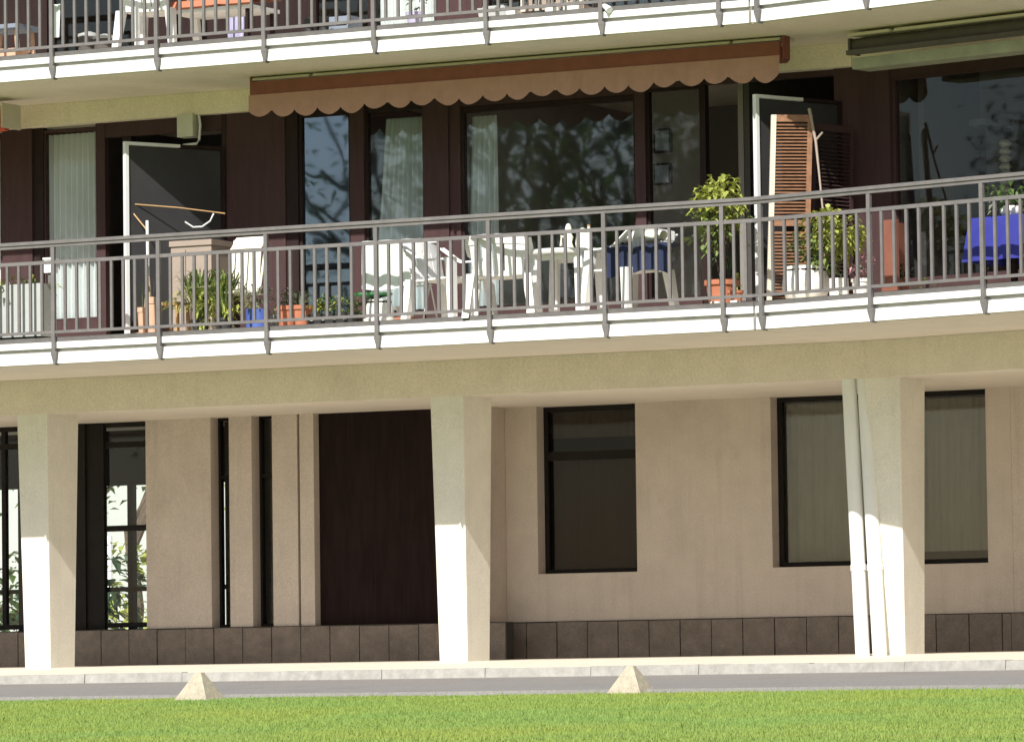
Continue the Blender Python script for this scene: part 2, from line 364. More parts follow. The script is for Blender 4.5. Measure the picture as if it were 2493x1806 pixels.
for zt_ in (Z1T, Z2T): both('slab_nosing', 'nosing', -.012, .043, zt_-.026, zt_+.022)
# columns
def column(x0, x1, name='column'):
    MB().hexa([(x0+.045, BY+.07, -.09), (x1-.02, BY+.07, -.09), (x1-.02, BY+.57, -.09), (x0+.045, BY+.57, -.09)],
              [(x0, BY+.002, BZ+.2), (x1, BY+.002, BZ+.2), (x1, BY+.66, BZ+.2), (x0, BY+.66, BZ+.2)]).build(name, 'plaster', B).modifiers.new('arris', 'BEVEL').width = .012
column(-7.262, -6.868); column(-2.096, -1.70)
c3 = P(2196, 1300, BY+.05).x
column(c3-.37, c3+.02)
MB().box(c3-.33, c3-.07, BY-.016, BY+.1, BZ+.002, Z1B-.003).build('pilaster', 'beam_bounce', B)
# ground floor walls
WL, WR = 4.5, 5.0
WZ = BZ+.03; PT = .405
def X4(u, v=1280): return P(u, v, WL).x
def X5(u, v=1200): return P(u, v, WR).x
def wallbox(x0, x1, z0, z1, Y, m='wall_tan', th=.22, name='wall'): return MB().box(x0, x1, Y, Y+th, z0, z1).build(name, m, B)
xs = P(1232, 1280, WR).x                                # the step between the two wall planes
MB().box(xs-.25, xs-.004, WL+.001, WR+.2, PT-.06, WZ).build('wall', 'wall_tan', B)
wallbox(X4(356), X4(514), PT-.01, WZ, WL)
for a, b in ((559, 614), (664, 725), (731, 765)): wallbox(X4(a), X4(b), PT-.01, WZ, WL)
# window openings on the right part
def window(name, x0, x1, z0, z1, Y, fw=.05, bars=(), vbars=(), pane='pane_clear', fm='frame_black', blind=None, fr=None, depth=.07, parent=None, bw=.6):
    w = MB(fr); w.box(x0, x1, Y, Y+depth, z0, z0+fw).box(x0, x1, Y, Y+depth, z1-fw, z1).box(x0, x0+fw, Y, Y+depth, z0+fw, z1-fw).box(x1-fw, x1, Y, Y+depth, z0+fw, z1-fw)
    for zb in bars: w.box(x0+fw, x1-fw, Y+.005, Y+depth-.005, zb-fw*bw, zb+fw*bw)
    for xb in vbars: w.box(xb-fw*.5, xb+fw*.5, Y+.004, Y+depth-.004, z0+fw, z1-fw)
    o = w.build(name, fm, parent or B)
    zs = [z0+fw]+sorted(bars)+[z1-fw]; xsn = [x0+fw]+sorted(vbars)+[x1-fw]
    for i in range(len(zs)-1):
        for j in range(len(xsn)-1):
            pm = pane[i] if isinstance(pane, (list, tuple)) else pane
            MB(fr).box(xsn[j]+.001, xsn[j+1]-.001, Y+depth*.45, Y+depth*.45+.006, zs[i]+.001, zs[i+1]-.001).build('pane', pm, o)
    if blind:
        for zb0, zb1, bm in blind:
            def fn(s, t, x0=x0, x1=x1, zb0=zb0, zb1=zb1): return (x0+fw+(x1-x0-2*fw)*s, Y+depth+.045+.009*math.sin(s*31+t*.7)+.005*math.sin(s*73+2-t)+.006*math.sin(s*11+t*4), zb0+(zb1-zb0)*t)
            MB(fr).grid(fn, 90, 8).build('blind', bm, o)
    return o
def opening_wall(xa, xb, opens, Y, z0, z1, th=.22):      # a wall with window openings: (x0,x1,z0,z1)
    x = xa
    for ox0, ox1, oz0, oz1 in opens:
        wallbox(x, ox0, z0, z1, Y, th=th)
        wallbox(ox0, ox1, z0, oz0, Y, th=th)
        if oz1 < z1-.01: wallbox(ox0, ox1, oz1, z1, Y, th=th)
        x = ox1
    wallbox(x, xb, z0, z1, Y, th=th)
Y5 = WR
w1 = (P(1308, 1200, Y5).x, P(1549, 1200, Y5).x, P(1430, 1394, Y5).z, WZ)
w2 = (P(1878, 1170, Y5).x, P(2130, 1170, Y5).x, P(1960, 1379, Y5).z, WZ)
w3 = (P(2200, 1150, Y5).x, P(2402, 1150, Y5).x, P(2330, 1371, Y5).z, WZ)
opening_wall(xs, corner(Y5)-.001, [w1, w2, w3], Y5, PT-.03, WZ)
for (a, b_, c, d), kind in ((w1, 1), (w2, 2), (w3, 3)):
    q = .17
    if kind == 1:
        zb = P(1430, 1106, Y5).z
        window('window', a, b_, c, d, Y5+q, .05, bars=(zb,), pane='pane_dark', bw=.95, blind=[(c+.05, zb, 'blind_dark'), (zb+.2, d-.05, 'blind_mid')])
    else: window('window', a, b_, c, d, Y5+q, .055, pane='pane_dim', blind=[(c+(.14 if kind == 3 else .06), d-.07, 'blind')])
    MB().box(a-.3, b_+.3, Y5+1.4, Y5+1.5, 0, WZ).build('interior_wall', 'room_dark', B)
# right wing ground wall beyond the bend
q0 = -WR*math.tan(BEND/2)
MB(1).box(q0+.001, XRW, WR, WR+.22, PT-.03, WZ).build('wall', 'wall_tan', B)
# plinth: dark backing and single slabs
def plinth(x0, x1, Y, step, off=0.0, fr=None, first=None):
    MB(fr).box(x0, x1, Y-.012, Y+.15, -.05, PT-.004).build('plinth_backing', 'joint_dark', B)
    x = x0-off; i = 0
    while x < x1:
        a, b = max(x, x0), min(x+step, x1); j = random.uniform(-.006, .006); k = random.uniform(0, .012)
        if b-a > .03: MB(fr).box(a+.006, b-.006, Y-.034+j, Y-.0125, -.05, PT-.012-k*.6).build('plinth_tile', 'plinth', B)
        x += step; i += 1
plinth(XL, P(1062, 1560, WL).x+.9, WL-.03, .375, .1)
plinth(xs-.24, corner(WR)-.006, WR-.03, .375, .24)
plinth(q0+.008, XRW, WR-.03, .375, 0, 1)
# lobby glazing, slits and the dark panel on the left
xg0, xg1 = X4(150), X4(356)
lob = window('lobby_door', P(196, 1280, WL).x, xg1, PT+.02, WZ, WL+.16, .055, bars=(P(270, 1081, WL).z, P(270, 1285, WL).z), vbars=(), pane='pane_clear')
MB().box(P(196, 1280, WL).x, P(238, 1280, WL).x, WL+.13, WL+.20, PT, WZ-.02).build('door_panel', 'frame_black', B)
window('lobby_window', XL, P(100, 1280, WL).x, PT+.02, WZ, WL+.16, .055, bars=(P(30, 1085, WL).z,), vbars=(P(-10, 1280, WL).x,), pane='pane_clear')
MB().box(P(100, 1280, WL).x, P(196, 1280, WL).x, WL+.1, WL+.22, PT-.01, WZ).build('wall', 'frame_black', B)
for a, b in ((514, 559), (614, 664)):
    window('slit_window', X4(a), X4(b), PT, WZ, WL+.17, .03, bars=(P(540, 1160, WL).z,), pane='pane_clear' if a < 600 else 'pane_dim')
MB().box(X4(725), X4(731), WL+.1, WL+.14, PT, WZ).build('slit_panel', 'wood_dark', B)
dp = MB().box(X4(765), xs-.25, WL+.12, WL+.17, PT-.01, WZ).build('panelled_door', 'panel_dark', B)
for u in (830, 900, 970): MB().box(X4(u)-.004, X4(u)+.004, WL+.116, WL+.1195, PT+.02, WZ-.02).build('door_groove', 'frame_black', dp)
# lobby: side walls, rear glazing
MB().box(X4(514)-.75, X4(541)-.03-.63*.9, WL+.9, WL+.94, 0, WZ).build('interior_wall', 'room_dark', B); MB().box(X4(553)-.63*.9, X4(560), WL+.9, WL+.94, 0, WZ).build('interior_wall', 'room_dark', B)  # dark panels added to block the bright court from the slit window
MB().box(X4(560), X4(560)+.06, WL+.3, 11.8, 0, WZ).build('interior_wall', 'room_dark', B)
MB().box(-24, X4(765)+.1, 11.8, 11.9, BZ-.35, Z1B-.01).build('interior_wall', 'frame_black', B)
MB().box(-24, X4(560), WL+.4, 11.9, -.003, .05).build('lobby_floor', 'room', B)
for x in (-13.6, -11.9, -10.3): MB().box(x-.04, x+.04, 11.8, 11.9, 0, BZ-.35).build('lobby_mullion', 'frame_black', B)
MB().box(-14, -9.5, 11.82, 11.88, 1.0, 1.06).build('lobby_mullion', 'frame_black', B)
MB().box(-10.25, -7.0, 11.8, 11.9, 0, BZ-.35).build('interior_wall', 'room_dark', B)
MB().box(-24, XL-.02, WL-.01, WL+.2, -.05, Z1B).build('wall', 'wall_tan', B)
# rain pipes by the third column
def drainpipe(ut, ub, name='drainpipe'):
    a = P(ut, 925, BY+.1); b = P(ub, 1596, BY-.07); b.z = -.1; a.z = BZ+.01
    c = a.lerp(b, .36); o = MB().tube([a, c, b], .073, 16).build(name, 'fascia', B)
    for t in (.66,): q = a.lerp(b, t); q2 = a.lerp(b, t+.022); MB().tube([q, q2], .081, 16).build('pipe_collar', 'fascia', o)
drainpipe(2067, 2101); drainpipe(2104, 2143)
# ---------------------------------------------------------------- first floor window wall
def XU(u, v=500): return P(u, v, GY).x
def panel(u0, u1, z0=Z1T+.002, z1=HEAD, Y=None, m='wood_wall', name='wall_panel', th=.09):
    Y = GY-.05 if Y is None else Y
    return MB().box(XU(u0), XU(u1), Y, Y+th, z0, z1).build(name, m, B)
F1 = Z1T+.002
def room(x0, x1, depth=4.0, z0=F1, z1=Z2B-.004, m='room', floor='room_dark', fr=None):
    MB(fr).box(x0, x1, GY+depth, GY+depth+.06, z0, z1).build('interior_wall', m, B)
    for x in (x0, x1): MB(fr).box(x-.03, x+.03, GY+.06, GY+depth, z0, z1).build('interior_wall', m, B)
def curtain(u0, u1, z0, z1, Y, m='curtain', folds=9, top=None, fr=None, parent=None):
    pp = (PR if fr else P)
    a0, a1 = pp(u0, 500, Y).x, pp(u1, 500, Y).x; t0 = a0 if top is None else pp(top, 300, Y).x
    def fn(s, t):
        l = a0+(t0-a0)*t; return (l+(a1-l)*s, Y+.03*math.sin(s*folds*6.283+.6*math.sin(t*3)), z0+(z1-z0)*t)
    return MB(fr).grid(fn, folds*8, 6).build('curtain', m, parent or B)
# left neighbour's window at the frame edge
wn = window('window', XU(-260), XU(12), F1+.05, HEAD-.02, GY, .06, pane='pane_clear', fm='wood_wall'); curtain(-240, 10, F1+.1, HEAD-.1, GY+.14, parent=wn)
panel(12, 84); panel(84, 108, m='wood_dark', Y=GY-.02)
wn = window('balcony_door', XU(106), XU(240), F1+.36, HEAD-.03, GY, .03, pane='pane_clear', fm='wood_wall'); curtain(113, 237, F1+.39, HEAD-.07, GY+.13, parent=wn)
panel(106, 240, F1, F1+.359, m='wood_wall')
panel(240, 262, m='wood_wall'); panel(300, 322, Y=GY-.01, m='wood_dark', z0=5.5)
panel(240, 548, HEAD-.16, HEAD-.001, Y=GY-.04, m='wood_wall', name='door_head')
panel(240, 548, F1, F1+.06, Y=GY-.02, m='wood_wall', name='door_sill')
panel(548, 558, Y=GY-.06, m='wood_dark'); panel(558, 700); panel(700, 729, Y=GY-.03, m='wood_dark')
def leaf_door(hinge, free, z0, z1, pane, m='alu_white', parent=None, fw=.042, name='door_leaf'):
    h = Vector(hinge); f = Vector(free); d = (f-h).normalized()
    md = h.lerp(f, .45); o = MB().slab(f-d*fw, f, z0, z1, .05).slab(md, f-d*fw, z1-fw*.8, z1, .05).build(name, m, B)
    MB().slab(h, h+d*fw, z0, z1, .05).slab(h+d*fw, md, z1-fw*.8, z1, .05).slab(h+d*fw, f-d*fw, z0, z0+.16, .05).build('leaf_frame', 'wood_dark', o)
    MB().slab(h+d*(fw+.001), f-d*(fw+.001), z0+.161, z1-fw-.001, .008).build('pane', pane, o)
    return o
fz = P(302, 345, .9); hz = P(545, 450, 2.0)
leaf_door((hz.x, 2.0), (fz.x, .9), F1+.04, fz.z, 'leaf_panel')
wn = window('window', XU(729), XU(857), F1+.25, HEAD-.06, GY, .035, pane='pane_blue', fm='wood_dark')
panel(729, 1040, F1, F1+.249, m='wood_wall'); panel(857, 891, Y=GY-.04, m='wood_wall', z0=F1+.25)
wn = window('window', XU(891), XU(1036), F1+.25, HEAD-.06, GY, .03, pane='pane_sky', fm='wood_dark'); curtain(905, 1035, F1+.3, HEAD-.16, GY+.13, top=940, parent=wn)
panel(729, 1040, HEAD-.06, HEAD, Y=GY-.01, m='wood_dark')
panel(1036, 1098, z0=F1); panel(1098, 1124, Y=GY-.02, z0=F1)
wn = window('window', XU(1124), XU(1552), F1+.25, HEAD-.1, GY, .035, bars=(P(1340, 255, GY).z,), pane=['pane_sky', 'pane_dim'], fm='wood_dark')
curtain(1134, 1212, F1+.3, HEAD-.2, GY+.14, m='curtain', folds=5, top=1150, parent=wn)
panel(1124, 1552, F1, F1+.249); panel(1124, 1552, HEAD-.1, HEAD, Y=GY-.01, m='wood_wall')
panel(1552, 1577, Y=GY-.04, z0=F1, m='wood_wall')
wn = window('window', XU(1577), XU(1712), F1+.25, HEAD-.06, GY, .03, pane='pane_dim', fm='wood_dark')
panel(1577, 1712, F1, F1+.249); panel(1577, 2052, HEAD-.06, HEAD, Y=GY-.01, m='wood_wall')
panel(1712, 1722, m='wood_dark', Y=GY-.02); panel(1722, 2045, F1, F1+.2, m='wood_wall', Y=GY-.01)
fz = P(1836, 230, .95); hz = P(2048, 450, 2.0)
leaf_door((hz.x, 2.0), (fz.x, .95), F1+.04, fz.z, 'leaf_panel')
# pier at the bend and the right wing's window
MB().box(XU(2040), corner(GY)-.005, GY-.05, GY+.04, F1, HEAD).build('wall_panel', 'wood_wall', B)
q = lambda u, v=450: PR(u, v, GY).x
MB(1).box(-GY*math.tan(BEND/2)+.006, q(2176), GY-.05, GY+.04, F1, HEAD).build('wall_panel', 'wood_wall', B)
wn = window('window', q(2176), q(2640), F1+.3, HEAD-.14, GY, .03, pane='pane_dim', fm='wood_wall', fr=1)
MB(1).box(q(2176), XRW, GY-.03, GY+.06, F1, F1+.299).build('wall_panel', 'wood_wall', B)
MB(1).box(q(2176), XRW, GY-.02, GY+.06, HEAD-.139, HEAD).build('wall_panel', 'wood_wall', B)
MB(1).box(q(2640), XRW, GY-.03, GY+.06, F1+.3, HEAD-.14).build('wall_panel', 'wood_wall', B)
# rooms behind the glass
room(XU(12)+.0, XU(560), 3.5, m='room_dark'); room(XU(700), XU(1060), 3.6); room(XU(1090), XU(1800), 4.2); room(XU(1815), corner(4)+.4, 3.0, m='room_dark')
room(q(2090)+.3, q(2700), 3.2, fr=1)
pw = MB().box(P(1570, 400, 3.4).x, P(1716, 400, 3.4).x, 3.4, 3.46, F1, Z2B-.01).build('interior_wall', 'room', B)
# framed pictures on that inner wall
for (v0, v1, lab) in ((312, 374, 'upper of two small dark framed pictures behind the glass'), (396, 452, 'lower of two small dark framed pictures behind the glass')):
    a = P(1592, v1, 3.37); b = P(1634, v0, 3.37); t = thing('framed_picture', lab, 'picture', ((a.x+b.x)/2, 3.37, a.z), 'framed pictures inside the flat')
    MB().box(a.x, b.x, 3.36, 3.398, a.z, b.z).build('frame', 'wood_dark', t); MB().box(a.x+.025, b.x-.025, 3.354, 3.359, a.z+.025, b.z-.025).build('picture_print', 'grey_blue', t)
a = PR(2372, 283, 4.9); b = PR(2414, 225, 4.9)
t = thing('framed_picture', 'dark framed picture on the back wall seen through the right window', 'picture', wing(((a.x+b.x)/2, 4.9, a.z)))
MB(1).box(a.x, b.x, 4.9, 4.95, a.z, b.z).build('frame', 'wood_dark', t); MB(1).box(a.x+.03, b.x-.03, 4.894, 4.899, a.z+.03, b.z-.03).build('picture_print', 'room_dark', t)
# sideboard with blue cloth inside the right window
a = PR(2200, 330, 3.6); b = PR(2425, 292, 3.6)
t = thing('sideboard', 'long blue-grey covered sideboard inside the right window', 'sideboard', wing(((a.x+b.x)/2, 3.6, F1)))
MB(1).box(a.x, b.x, 3.4, 3.9, a.z, b.z).build('cover', 'grey_blue', t)
for x in (a.x+.05, b.x-.05):
    for y in (3.43, 3.86): MB(1).box(x-.025, x+.025, y-.025, y+.025, F1, a.z).build('leg', 'wood_dark', t)
t = thing('floor_lamp', 'white ribbed paper lamp column inside the right window', 'lamp', wing(PR(2450, 500, 3.2)))
c = PR(2450, 500, 3.2); z = F1+.6; zt = PR(2450, 340, 3.2).z
MB(1).tube([(c.x, c.y, F1), (c.x, c.y, zt)], .012, 6).build('pole', 'metal_grey', t)
MB(1).lathe((c.x, c.y, F1), [(.13, 0), (.13, .02), (.02, .03)], 14).build('base', 'metal_grey', t)
while z < zt: MB(1).lathe((c.x, c.y, z), [(.04, 0), (.068, .03), (.068, .04), (.04, .07)], 14).build('shade_ring', 'lamp_glass', t); z += .078
t = thing('table_lamp', 'small white lamp standing on the covered sideboard', 'lamp', wing((PR(2265, 292, 3.6).x, 3.6, b.z)))
c = PR(2265, 292, 3.6); MB(1).lathe((c.x, 3.6, b.z), [(.08, 0), (.08, .02), (.015, .03), (.015, .2)], 12).build('base', 'wood_dark', t); MB(1).lathe((c.x, 3.6, b.z+.14), [(.10, 0), (.05, .13)], 14).build('lamp_shade', 'lamp_glass', t)
# ---------------------------------------------------------------- second floor window wall (only its foot is in view)
F2 = Z2T+.002; H2 = HEAD+2.99
def XV(u): return P(u, 40, GY).x
def panel2(u0, u1, m='wood_wall', Y=GY-.05, z0=None, z1=H2): return MB().box(XV(u0), XV(u1), Y, Y+.09, F2 if z0 is None else z0, z1).build('wall_panel', m, B)
panel2(-200, 120, 'wood_dark'); wn = window('balcony_door', XV(120), XV(330), F2+.05, H2, GY, .05, pane='pane_dim', fm='wood_dark')
panel2(330, 760, 'wood_dark'); wn = window('balcony_door', XV(760), XV(905), F2+.05, H2, GY, .05, pane='pane_dim', fm='wood_dark')
wn = window('balcony_door', XV(905), XV(1065), F2+.12, H2, GY, .04, pane='pane_clear', fm='wood_dark'); curtain2 = None
def c2(s, t): return (XV(912)+(XV(1060)-XV(912))*s, GY+.13+.03*math.sin(s*44), F2+.14+(H2-F2-.2)*t)
MB().grid(c2, 60, 2).build('curtain', 'curtain', wn)
panel2(905, 1065, z1=F2+.119); panel2(1065, 1180); wn = window('window', XV(1180), XV(1700), F2+.25, H2, GY, .05, pane='pane_sky', fm='wood_dark', vbars=(XV(1450),))
panel2(1180, 1700, z1=F2+.249); MB().box(XV(1700), corner(GY)-.01, GY-.05, GY+.04, F2, H2).build('wall_panel', 'wood_wall', B)
MB(1).box(-GY*math.tan(BEND/2)+.01, XRW, GY-.05, GY+.04, F2, H2).build('wall_panel', 'wood_wall', B)
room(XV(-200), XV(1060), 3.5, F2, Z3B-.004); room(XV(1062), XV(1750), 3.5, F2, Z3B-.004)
# closing walls of the block
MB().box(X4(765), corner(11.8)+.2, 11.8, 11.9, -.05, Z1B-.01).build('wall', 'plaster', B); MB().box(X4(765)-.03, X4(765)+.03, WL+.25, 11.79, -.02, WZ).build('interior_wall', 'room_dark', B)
MB(1).box(-1.2, XRW-.07, 11.5, 11.6, -.05, Z1B-.01).build('wall', 'plaster', B)
MB().box(XL-.06, XL-.004, UY+.3, 12.0, Z1T, Z3T).build('wall', 'plaster', B); MB().box(XL, corner(11)-.05, 11.9, 12.0, Z1T, Z3B).build('wall', 'plaster', B)
MB(1).box(XRW-.06, XRW, UY+.3, 12, -.05, Z3B).build('wall', 'plaster', B)
# ------------------------------------------------------------------ railings
def railing(name, label, zf, fr):
    xs_ = PX if not fr else PW
    x0, x1 = (XL, XJ+.06) if not fr else (.03, XRW-.05)
    t = thing(name, label, 'railing', wing((x0, 0, zf)) if fr else (x0, 0, zf), 'balcony railings')
    yh = -.045; zt = zf+1.03
    MB(fr).box(x0, x1, yh-.032, yh+.032, zt-.035, zt).box(x0, x1, yh-.018, yh+.018, zt-.068, zt-.036).build('handrail', 'metal_grey', t)
    MB(fr).box(x0, x1, yh-.014, yh+.014, zt-.245, zt-.208).build('rail', 'metal_grey', t)
    MB(fr).box(x0, x1, yh-.014, yh+.014, zf+.058, zf+.088).build('rail', 'metal_grey', t)
    h = .257
    for x in xs_:
        p = MB(fr).box(x-.021, x+.021, yh-.019, yh+.016, zf-h*.62, zt-.07).build('post', 'metal_grey', t)
        MB(fr).hexa([(x+.004, yh-.014, zf-h-.012), (x+.022, yh-.014, zf-h-.012), (x+.022, .018, zf-h-.012), (x+.004, .018, zf-h-.012)],
                    [(x-.026, yh-.022, zf-h*.62), (x+.042, yh-.022, zf-h*.62), (x+.042, .018, zf-h*.62), (x-.026, .018, zf-h*.62)]).build('bracket', 'metal_grey', p)
        MB(fr).box(x-.026, x+.042, yh-.0225, .018, zf-h*.615, zf-h*.5).build('bracket_plate', 'metal_grey', p)
    pts = [x0]+xs_+[x1]
    base = None
    for a, b in zip(pts, pts[1:]):
        n = max(1, round((b-a)/.1431))
        for k in range(1, n):
            x = a+(b-a)*k/n
            if base is None:
                base = MB(fr).box(x-.0145, x+.0145, yh-.012, yh+.012, zf+.089, zt-.246).build('baluster', 'metal_grey', t); bx = x
            else:
                c = base.copy(); COL.objects.link(c); c.location = (T2 if fr else Vector((1, 0, 0)))*(x-bx)
railing('balcony_railing', 'long grey steel railing of the middle balcony, left of the bend', Z1T, None)
railing('balcony_railing', 'grey steel railing of the middle balcony, right of the bend', Z1T, 1)
railing('balcony_railing', 'grey steel railing of the top balcony, left of the bend', Z2T, None)
railing('balcony_railing', 'grey steel railing of the top balcony, right of the bend', Z2T, 1)
# ------------------------------------------------------------------ awnings
def awning(name, label, x0, x1, Y, z_top, z_fab, z_bot, mf, mb, fr=None, pitch=.283, splits=()):
    t = thing(name, label, 'awning', wing(((x0+x1)/2, Y+.5, z_top)) if fr else ((x0+x1)/2, Y+.5, z_top))
    n = max(3, round((x1-x0)/pitch)); a = .075
    xsn = [x0]+[s_ for s_ in splits]+[x1]
    for p, q_ in zip(xsn, xsn[1:]):                     # cover strips along the top of the roll
        MB(fr).hexa([(p+.02, Y+.03, z_top-.03), (q_-.02, Y+.03, z_top-.03), (q_-.02, Y+.4, z_top-.012), (p+.02, Y+.4, z_top-.012)],
                    [(p+.02, Y+.05, z_top), (q_-.02, Y+.05, z_top), (q_-.02, Y+.4, z_top+.02), (p+.02, Y+.4, z_top+.02)]).build('cover_strip', 'cream_metal', t)
    MB(fr).tube([(x0+.03, Y+.22, z_fab+.03), (x1-.03, Y+.22, z_fab+.03)], .085, 14).build('fabric_roll', mb, t)
    MB(fr).box(x0+.01, x1-.01, Y+.012, Y+.075, z_fab-.012, max(z_fab+.042, z_top-.045)).build('front_bar', mb, t)
    m = 14*n
    top = []; bot = []
    for i in range(m+1):
        s = i/m; x = x0+(x1-x0)*s; c = abs(math.cos(math.pi*s*n+math.pi/2)); sc = z_bot+a*(1-c**.75)
        r = .012*math.sin(s*n*3.1)+.006*math.sin(s*n*7.7); sc += .012*math.sin(s*23+1)+.008*math.sin(s*57)
        top.append((x, Y, z_fab)); bot.append((x, Y-.01+r, sc))
    mb_ = MB(fr); k = m+1
    mid = [(p[0], Y+(b[1]-Y)*.5, (p[2]+b[2])/2) for p, b in zip(top, bot)]
    mb_.add(top+mid+bot, [f for i in range(m) for f in ((i, i+1, k+i+1, k+i), (k+i, k+i+1, 2*k+i+1, 2*k+i))])
    o = mb_.build('valance', mf, t); sm = o.modifiers.new('thick', 'SOLIDIFY'); sm.thickness = .003
    for x in (x0-.012, x1+.012): MB(fr).box(x-.011, x+.011, Y+.06, Y+.42 if mf == 'awning_red' else Y+.2, z_fab-.03, z_top+.03).build('end_bracket', 'cream_metal' if mf == 'awning_red' else 'awning_rust_dark', t)
    for x in (x0+.35, (x0+x1)/2, x1-.35): MB(fr).bar((x, Y+.3, z_top), (x, Y+.42, Z2B-.003), .05).build('ceiling_bracket', 'cream_metal', t)
    return t
AY = .95
awning('awning', 'rust brown rolled-up awning with scalloped valance under the top balcony', P(606, 240, AY).x, P(1898, 140, AY).x, AY, P(1250, 140, AY).z,
       P(1250, 184, AY).z, P(1250, 244, AY).z, 'awning_rust', 'awning_rust_dark', splits=(P(752, 185, AY).x, P(1775, 110, AY).x))
awning('awning', 'orange red awning end cut off by the left edge of the photo', P(-900, 330, 1.0).x, P(-6, 320, 1.0).x, 1.0, P(0, 262, 1.0).z+.03, P(0, 302, 1.0).z, P(0, 348, 1.0).z, 'awning_red', 'awning_red')
a = PR(2062, 105, 1.1); t = thing('awning', 'rolled-up dark grey awning above the right hand window', 'awning', wing((a.x+1, 1.3, a.z)))
zc = a.z-.02
MB(1).tube([(a.x, 1.25, zc), (XRW-.2, 1.25, zc)], .075, 14).build('fabric_roll', 'awning_grey', t)
MB(1).box(a.x-.015, XRW-.2, 1.1, 1.17, zc-.10, zc-.055).build('front_bar', 'awning_grey', t)
for p, q_ in ((a.x, a.x+.5), (a.x+.56, XRW-.2)): MB(1).hexa([(p, 1.12, zc+.085), (q_, 1.12, zc+.085), (q_, 1.5, zc+.10), (p, 1.5, zc+.10)], [(p, 1.13, zc+.115), (q_, 1.13, zc+.115), (q_, 1.5, zc+.13), (p, 1.5, zc+.13)]).build('cover_strip', 'cream_metal', t)
MB(1).box(a.x-.03, XRW-.2, 1.22, 1.5, zc-.23, zc-.12).build('housing', 'awning_olive', t)
MB(1).box(a.x-.03, a.x-.005, 1.15, 1.32, zc-.09, zc+.07).build('end_bracket', 'awning_grey', t)
# ------------------------------------------------------------------ wall lamp and other fittings of the middle balcony
a = P(443, 337, GY-.12); b = P(490, 282, GY-.12)
t = thing('wall_lamp', 'grey boxy lamp hanging below the beam beside the open left door', 'lamp', ((a.x+b.x)/2, GY-.1, a.z))
MB().box(a.x, b.x-.05, GY-.22, GY-.06, a.z, b.z+.02).build('lamp_body', 'lamp_glass', t)
MB().tube([(b.x-.02, GY-.14, b.z+.02), (b.x+.005, GY-.15, b.z-.1), (b.x-.005, GY-.16, a.z-.04), (b.x-.03, GY-.17, a.z-.075), (a.x+.05, GY-.18, a.z-.085)], .014, 8).build('bracket', 'alu_white', t)
a = P(515, 437, GY-.06); re_origin(tag(MB().lathe((a.x, 0, 0), [(.001, -.045), (.035, -.035), (.04, 0), (.035, .035), (.001, .045)], 10).build('door_bell', 'lamp_glass'), 'small round pale fitting on the brown wall beside the left door', 'fitting'), (a.x, 0, 0)).location = (a.x, GY-.075, a.z)
# drying rack arms folded out of the left door leaf
t = thing('drying_rack', 'thin white wall-hung drying rack in front of the open left door', 'rack', P(330, 520, 1.0))
a = P(322, 497, 1.0); b = P(548, 520, 1.5)
MB().tube([a, a.lerp(b, .5)+Vector((0, 0, .012)), b], .007, 6).build('rod', 'wood_pale', t)
MB().tube([P(322, 500, 1.0), P(318, 540, 1.0), P(316, 585, 1.0)], .008, 6).build('arm', 'wood_pale', t)
MB().tube([P(325, 520, 1.0), P(345, 545, 1.0), P(358, 560, 1.0)], .008, 6).build('arm', 'wood_pale', t)
MB().tube([P(520, 520, 1.45), P(512, 538, 1.4), P(492, 552, 1.4), P(470, 553, 1.35), P(450, 540, 1.3)], .009, 6).build('hoop', 'alu_white', t)
# ------------------------------------------------------------------ plants and pots
def pot_mesh(c, r, h, style='taper'):
    if style == 'taper': pr = [(r*.72, 0), (r*.92, h*.82), (r*1.04, h*.83), (r*1.04, h), (r*.92, h), (r*.90, h*.9)]
    elif style == 'round': pr = [(r*.55, 0), (r*.85, h*.15), (r, h*.42), (r*.97, h*.65), (r*.82, h*.92), (r*.82, h), (r*.74, h), (r*.74, h*.93)]
    else: pr = [(r*.85, 0), (r, h*.05), (r, h), (r*.92, h), (r*.92, h*.9)]
    return MB().lathe(c, pr, 22)
def potted(name, label, x, y, zf, r, h, pm, style='taper', group='pots and plants on the middle balcony', cat='plant', saucer=None):
    t = thing(name, label, cat, (x, y, zf), group); pot_mesh((x, y, zf), r, h, style).build('pot', pm, t)
    MB().lathe((x, y, zf+h*.86), [(r*.86, 0), (r*.84, .02)], 16).build('soil', 'soil', t)
    if saucer: MB().lathe((x, y, zf-.001), [(r*.9, 0), (r*1.25, .02), (r*1.25, .035), (r*1.15, .03)], 18).build('saucer', saucer, t)
    return t
def bush(t, c, rx, rz, n, size, m, seed=0, name='foliage', droop=.35, asp=.5, hollow=.3):
    rd = random.Random(seed); mb_ = MB()
    cl = [(rd.gauss(0, .45), rd.gauss(0, .45), rd.gauss(0, .5)) for _ in range(max(5, n//14))]
    for i in range(n):
        k = rd.choice(cl); q = Vector((k[0]+rd.gauss(0, .24), k[1]+rd.gauss(0, .24), k[2]+rd.gauss(0, .24)))
        if q.length > 1.1: q *= 1.1/q.length
        p = Vector((c[0]+q.x*rx, c[1]+q.y*rx, c[2]+q.z*rz)); d = Vector((q.x+rd.gauss(0, .5), q.y+rd.gauss(0, .5), q.z*.5+rd.gauss(0.1, .5)))
        L = size*rd.uniform(.6, 1.3); mb_.leaf(p, d, L, L*asp, droop)
    return mb_.build(name, m, t, 'stuff')
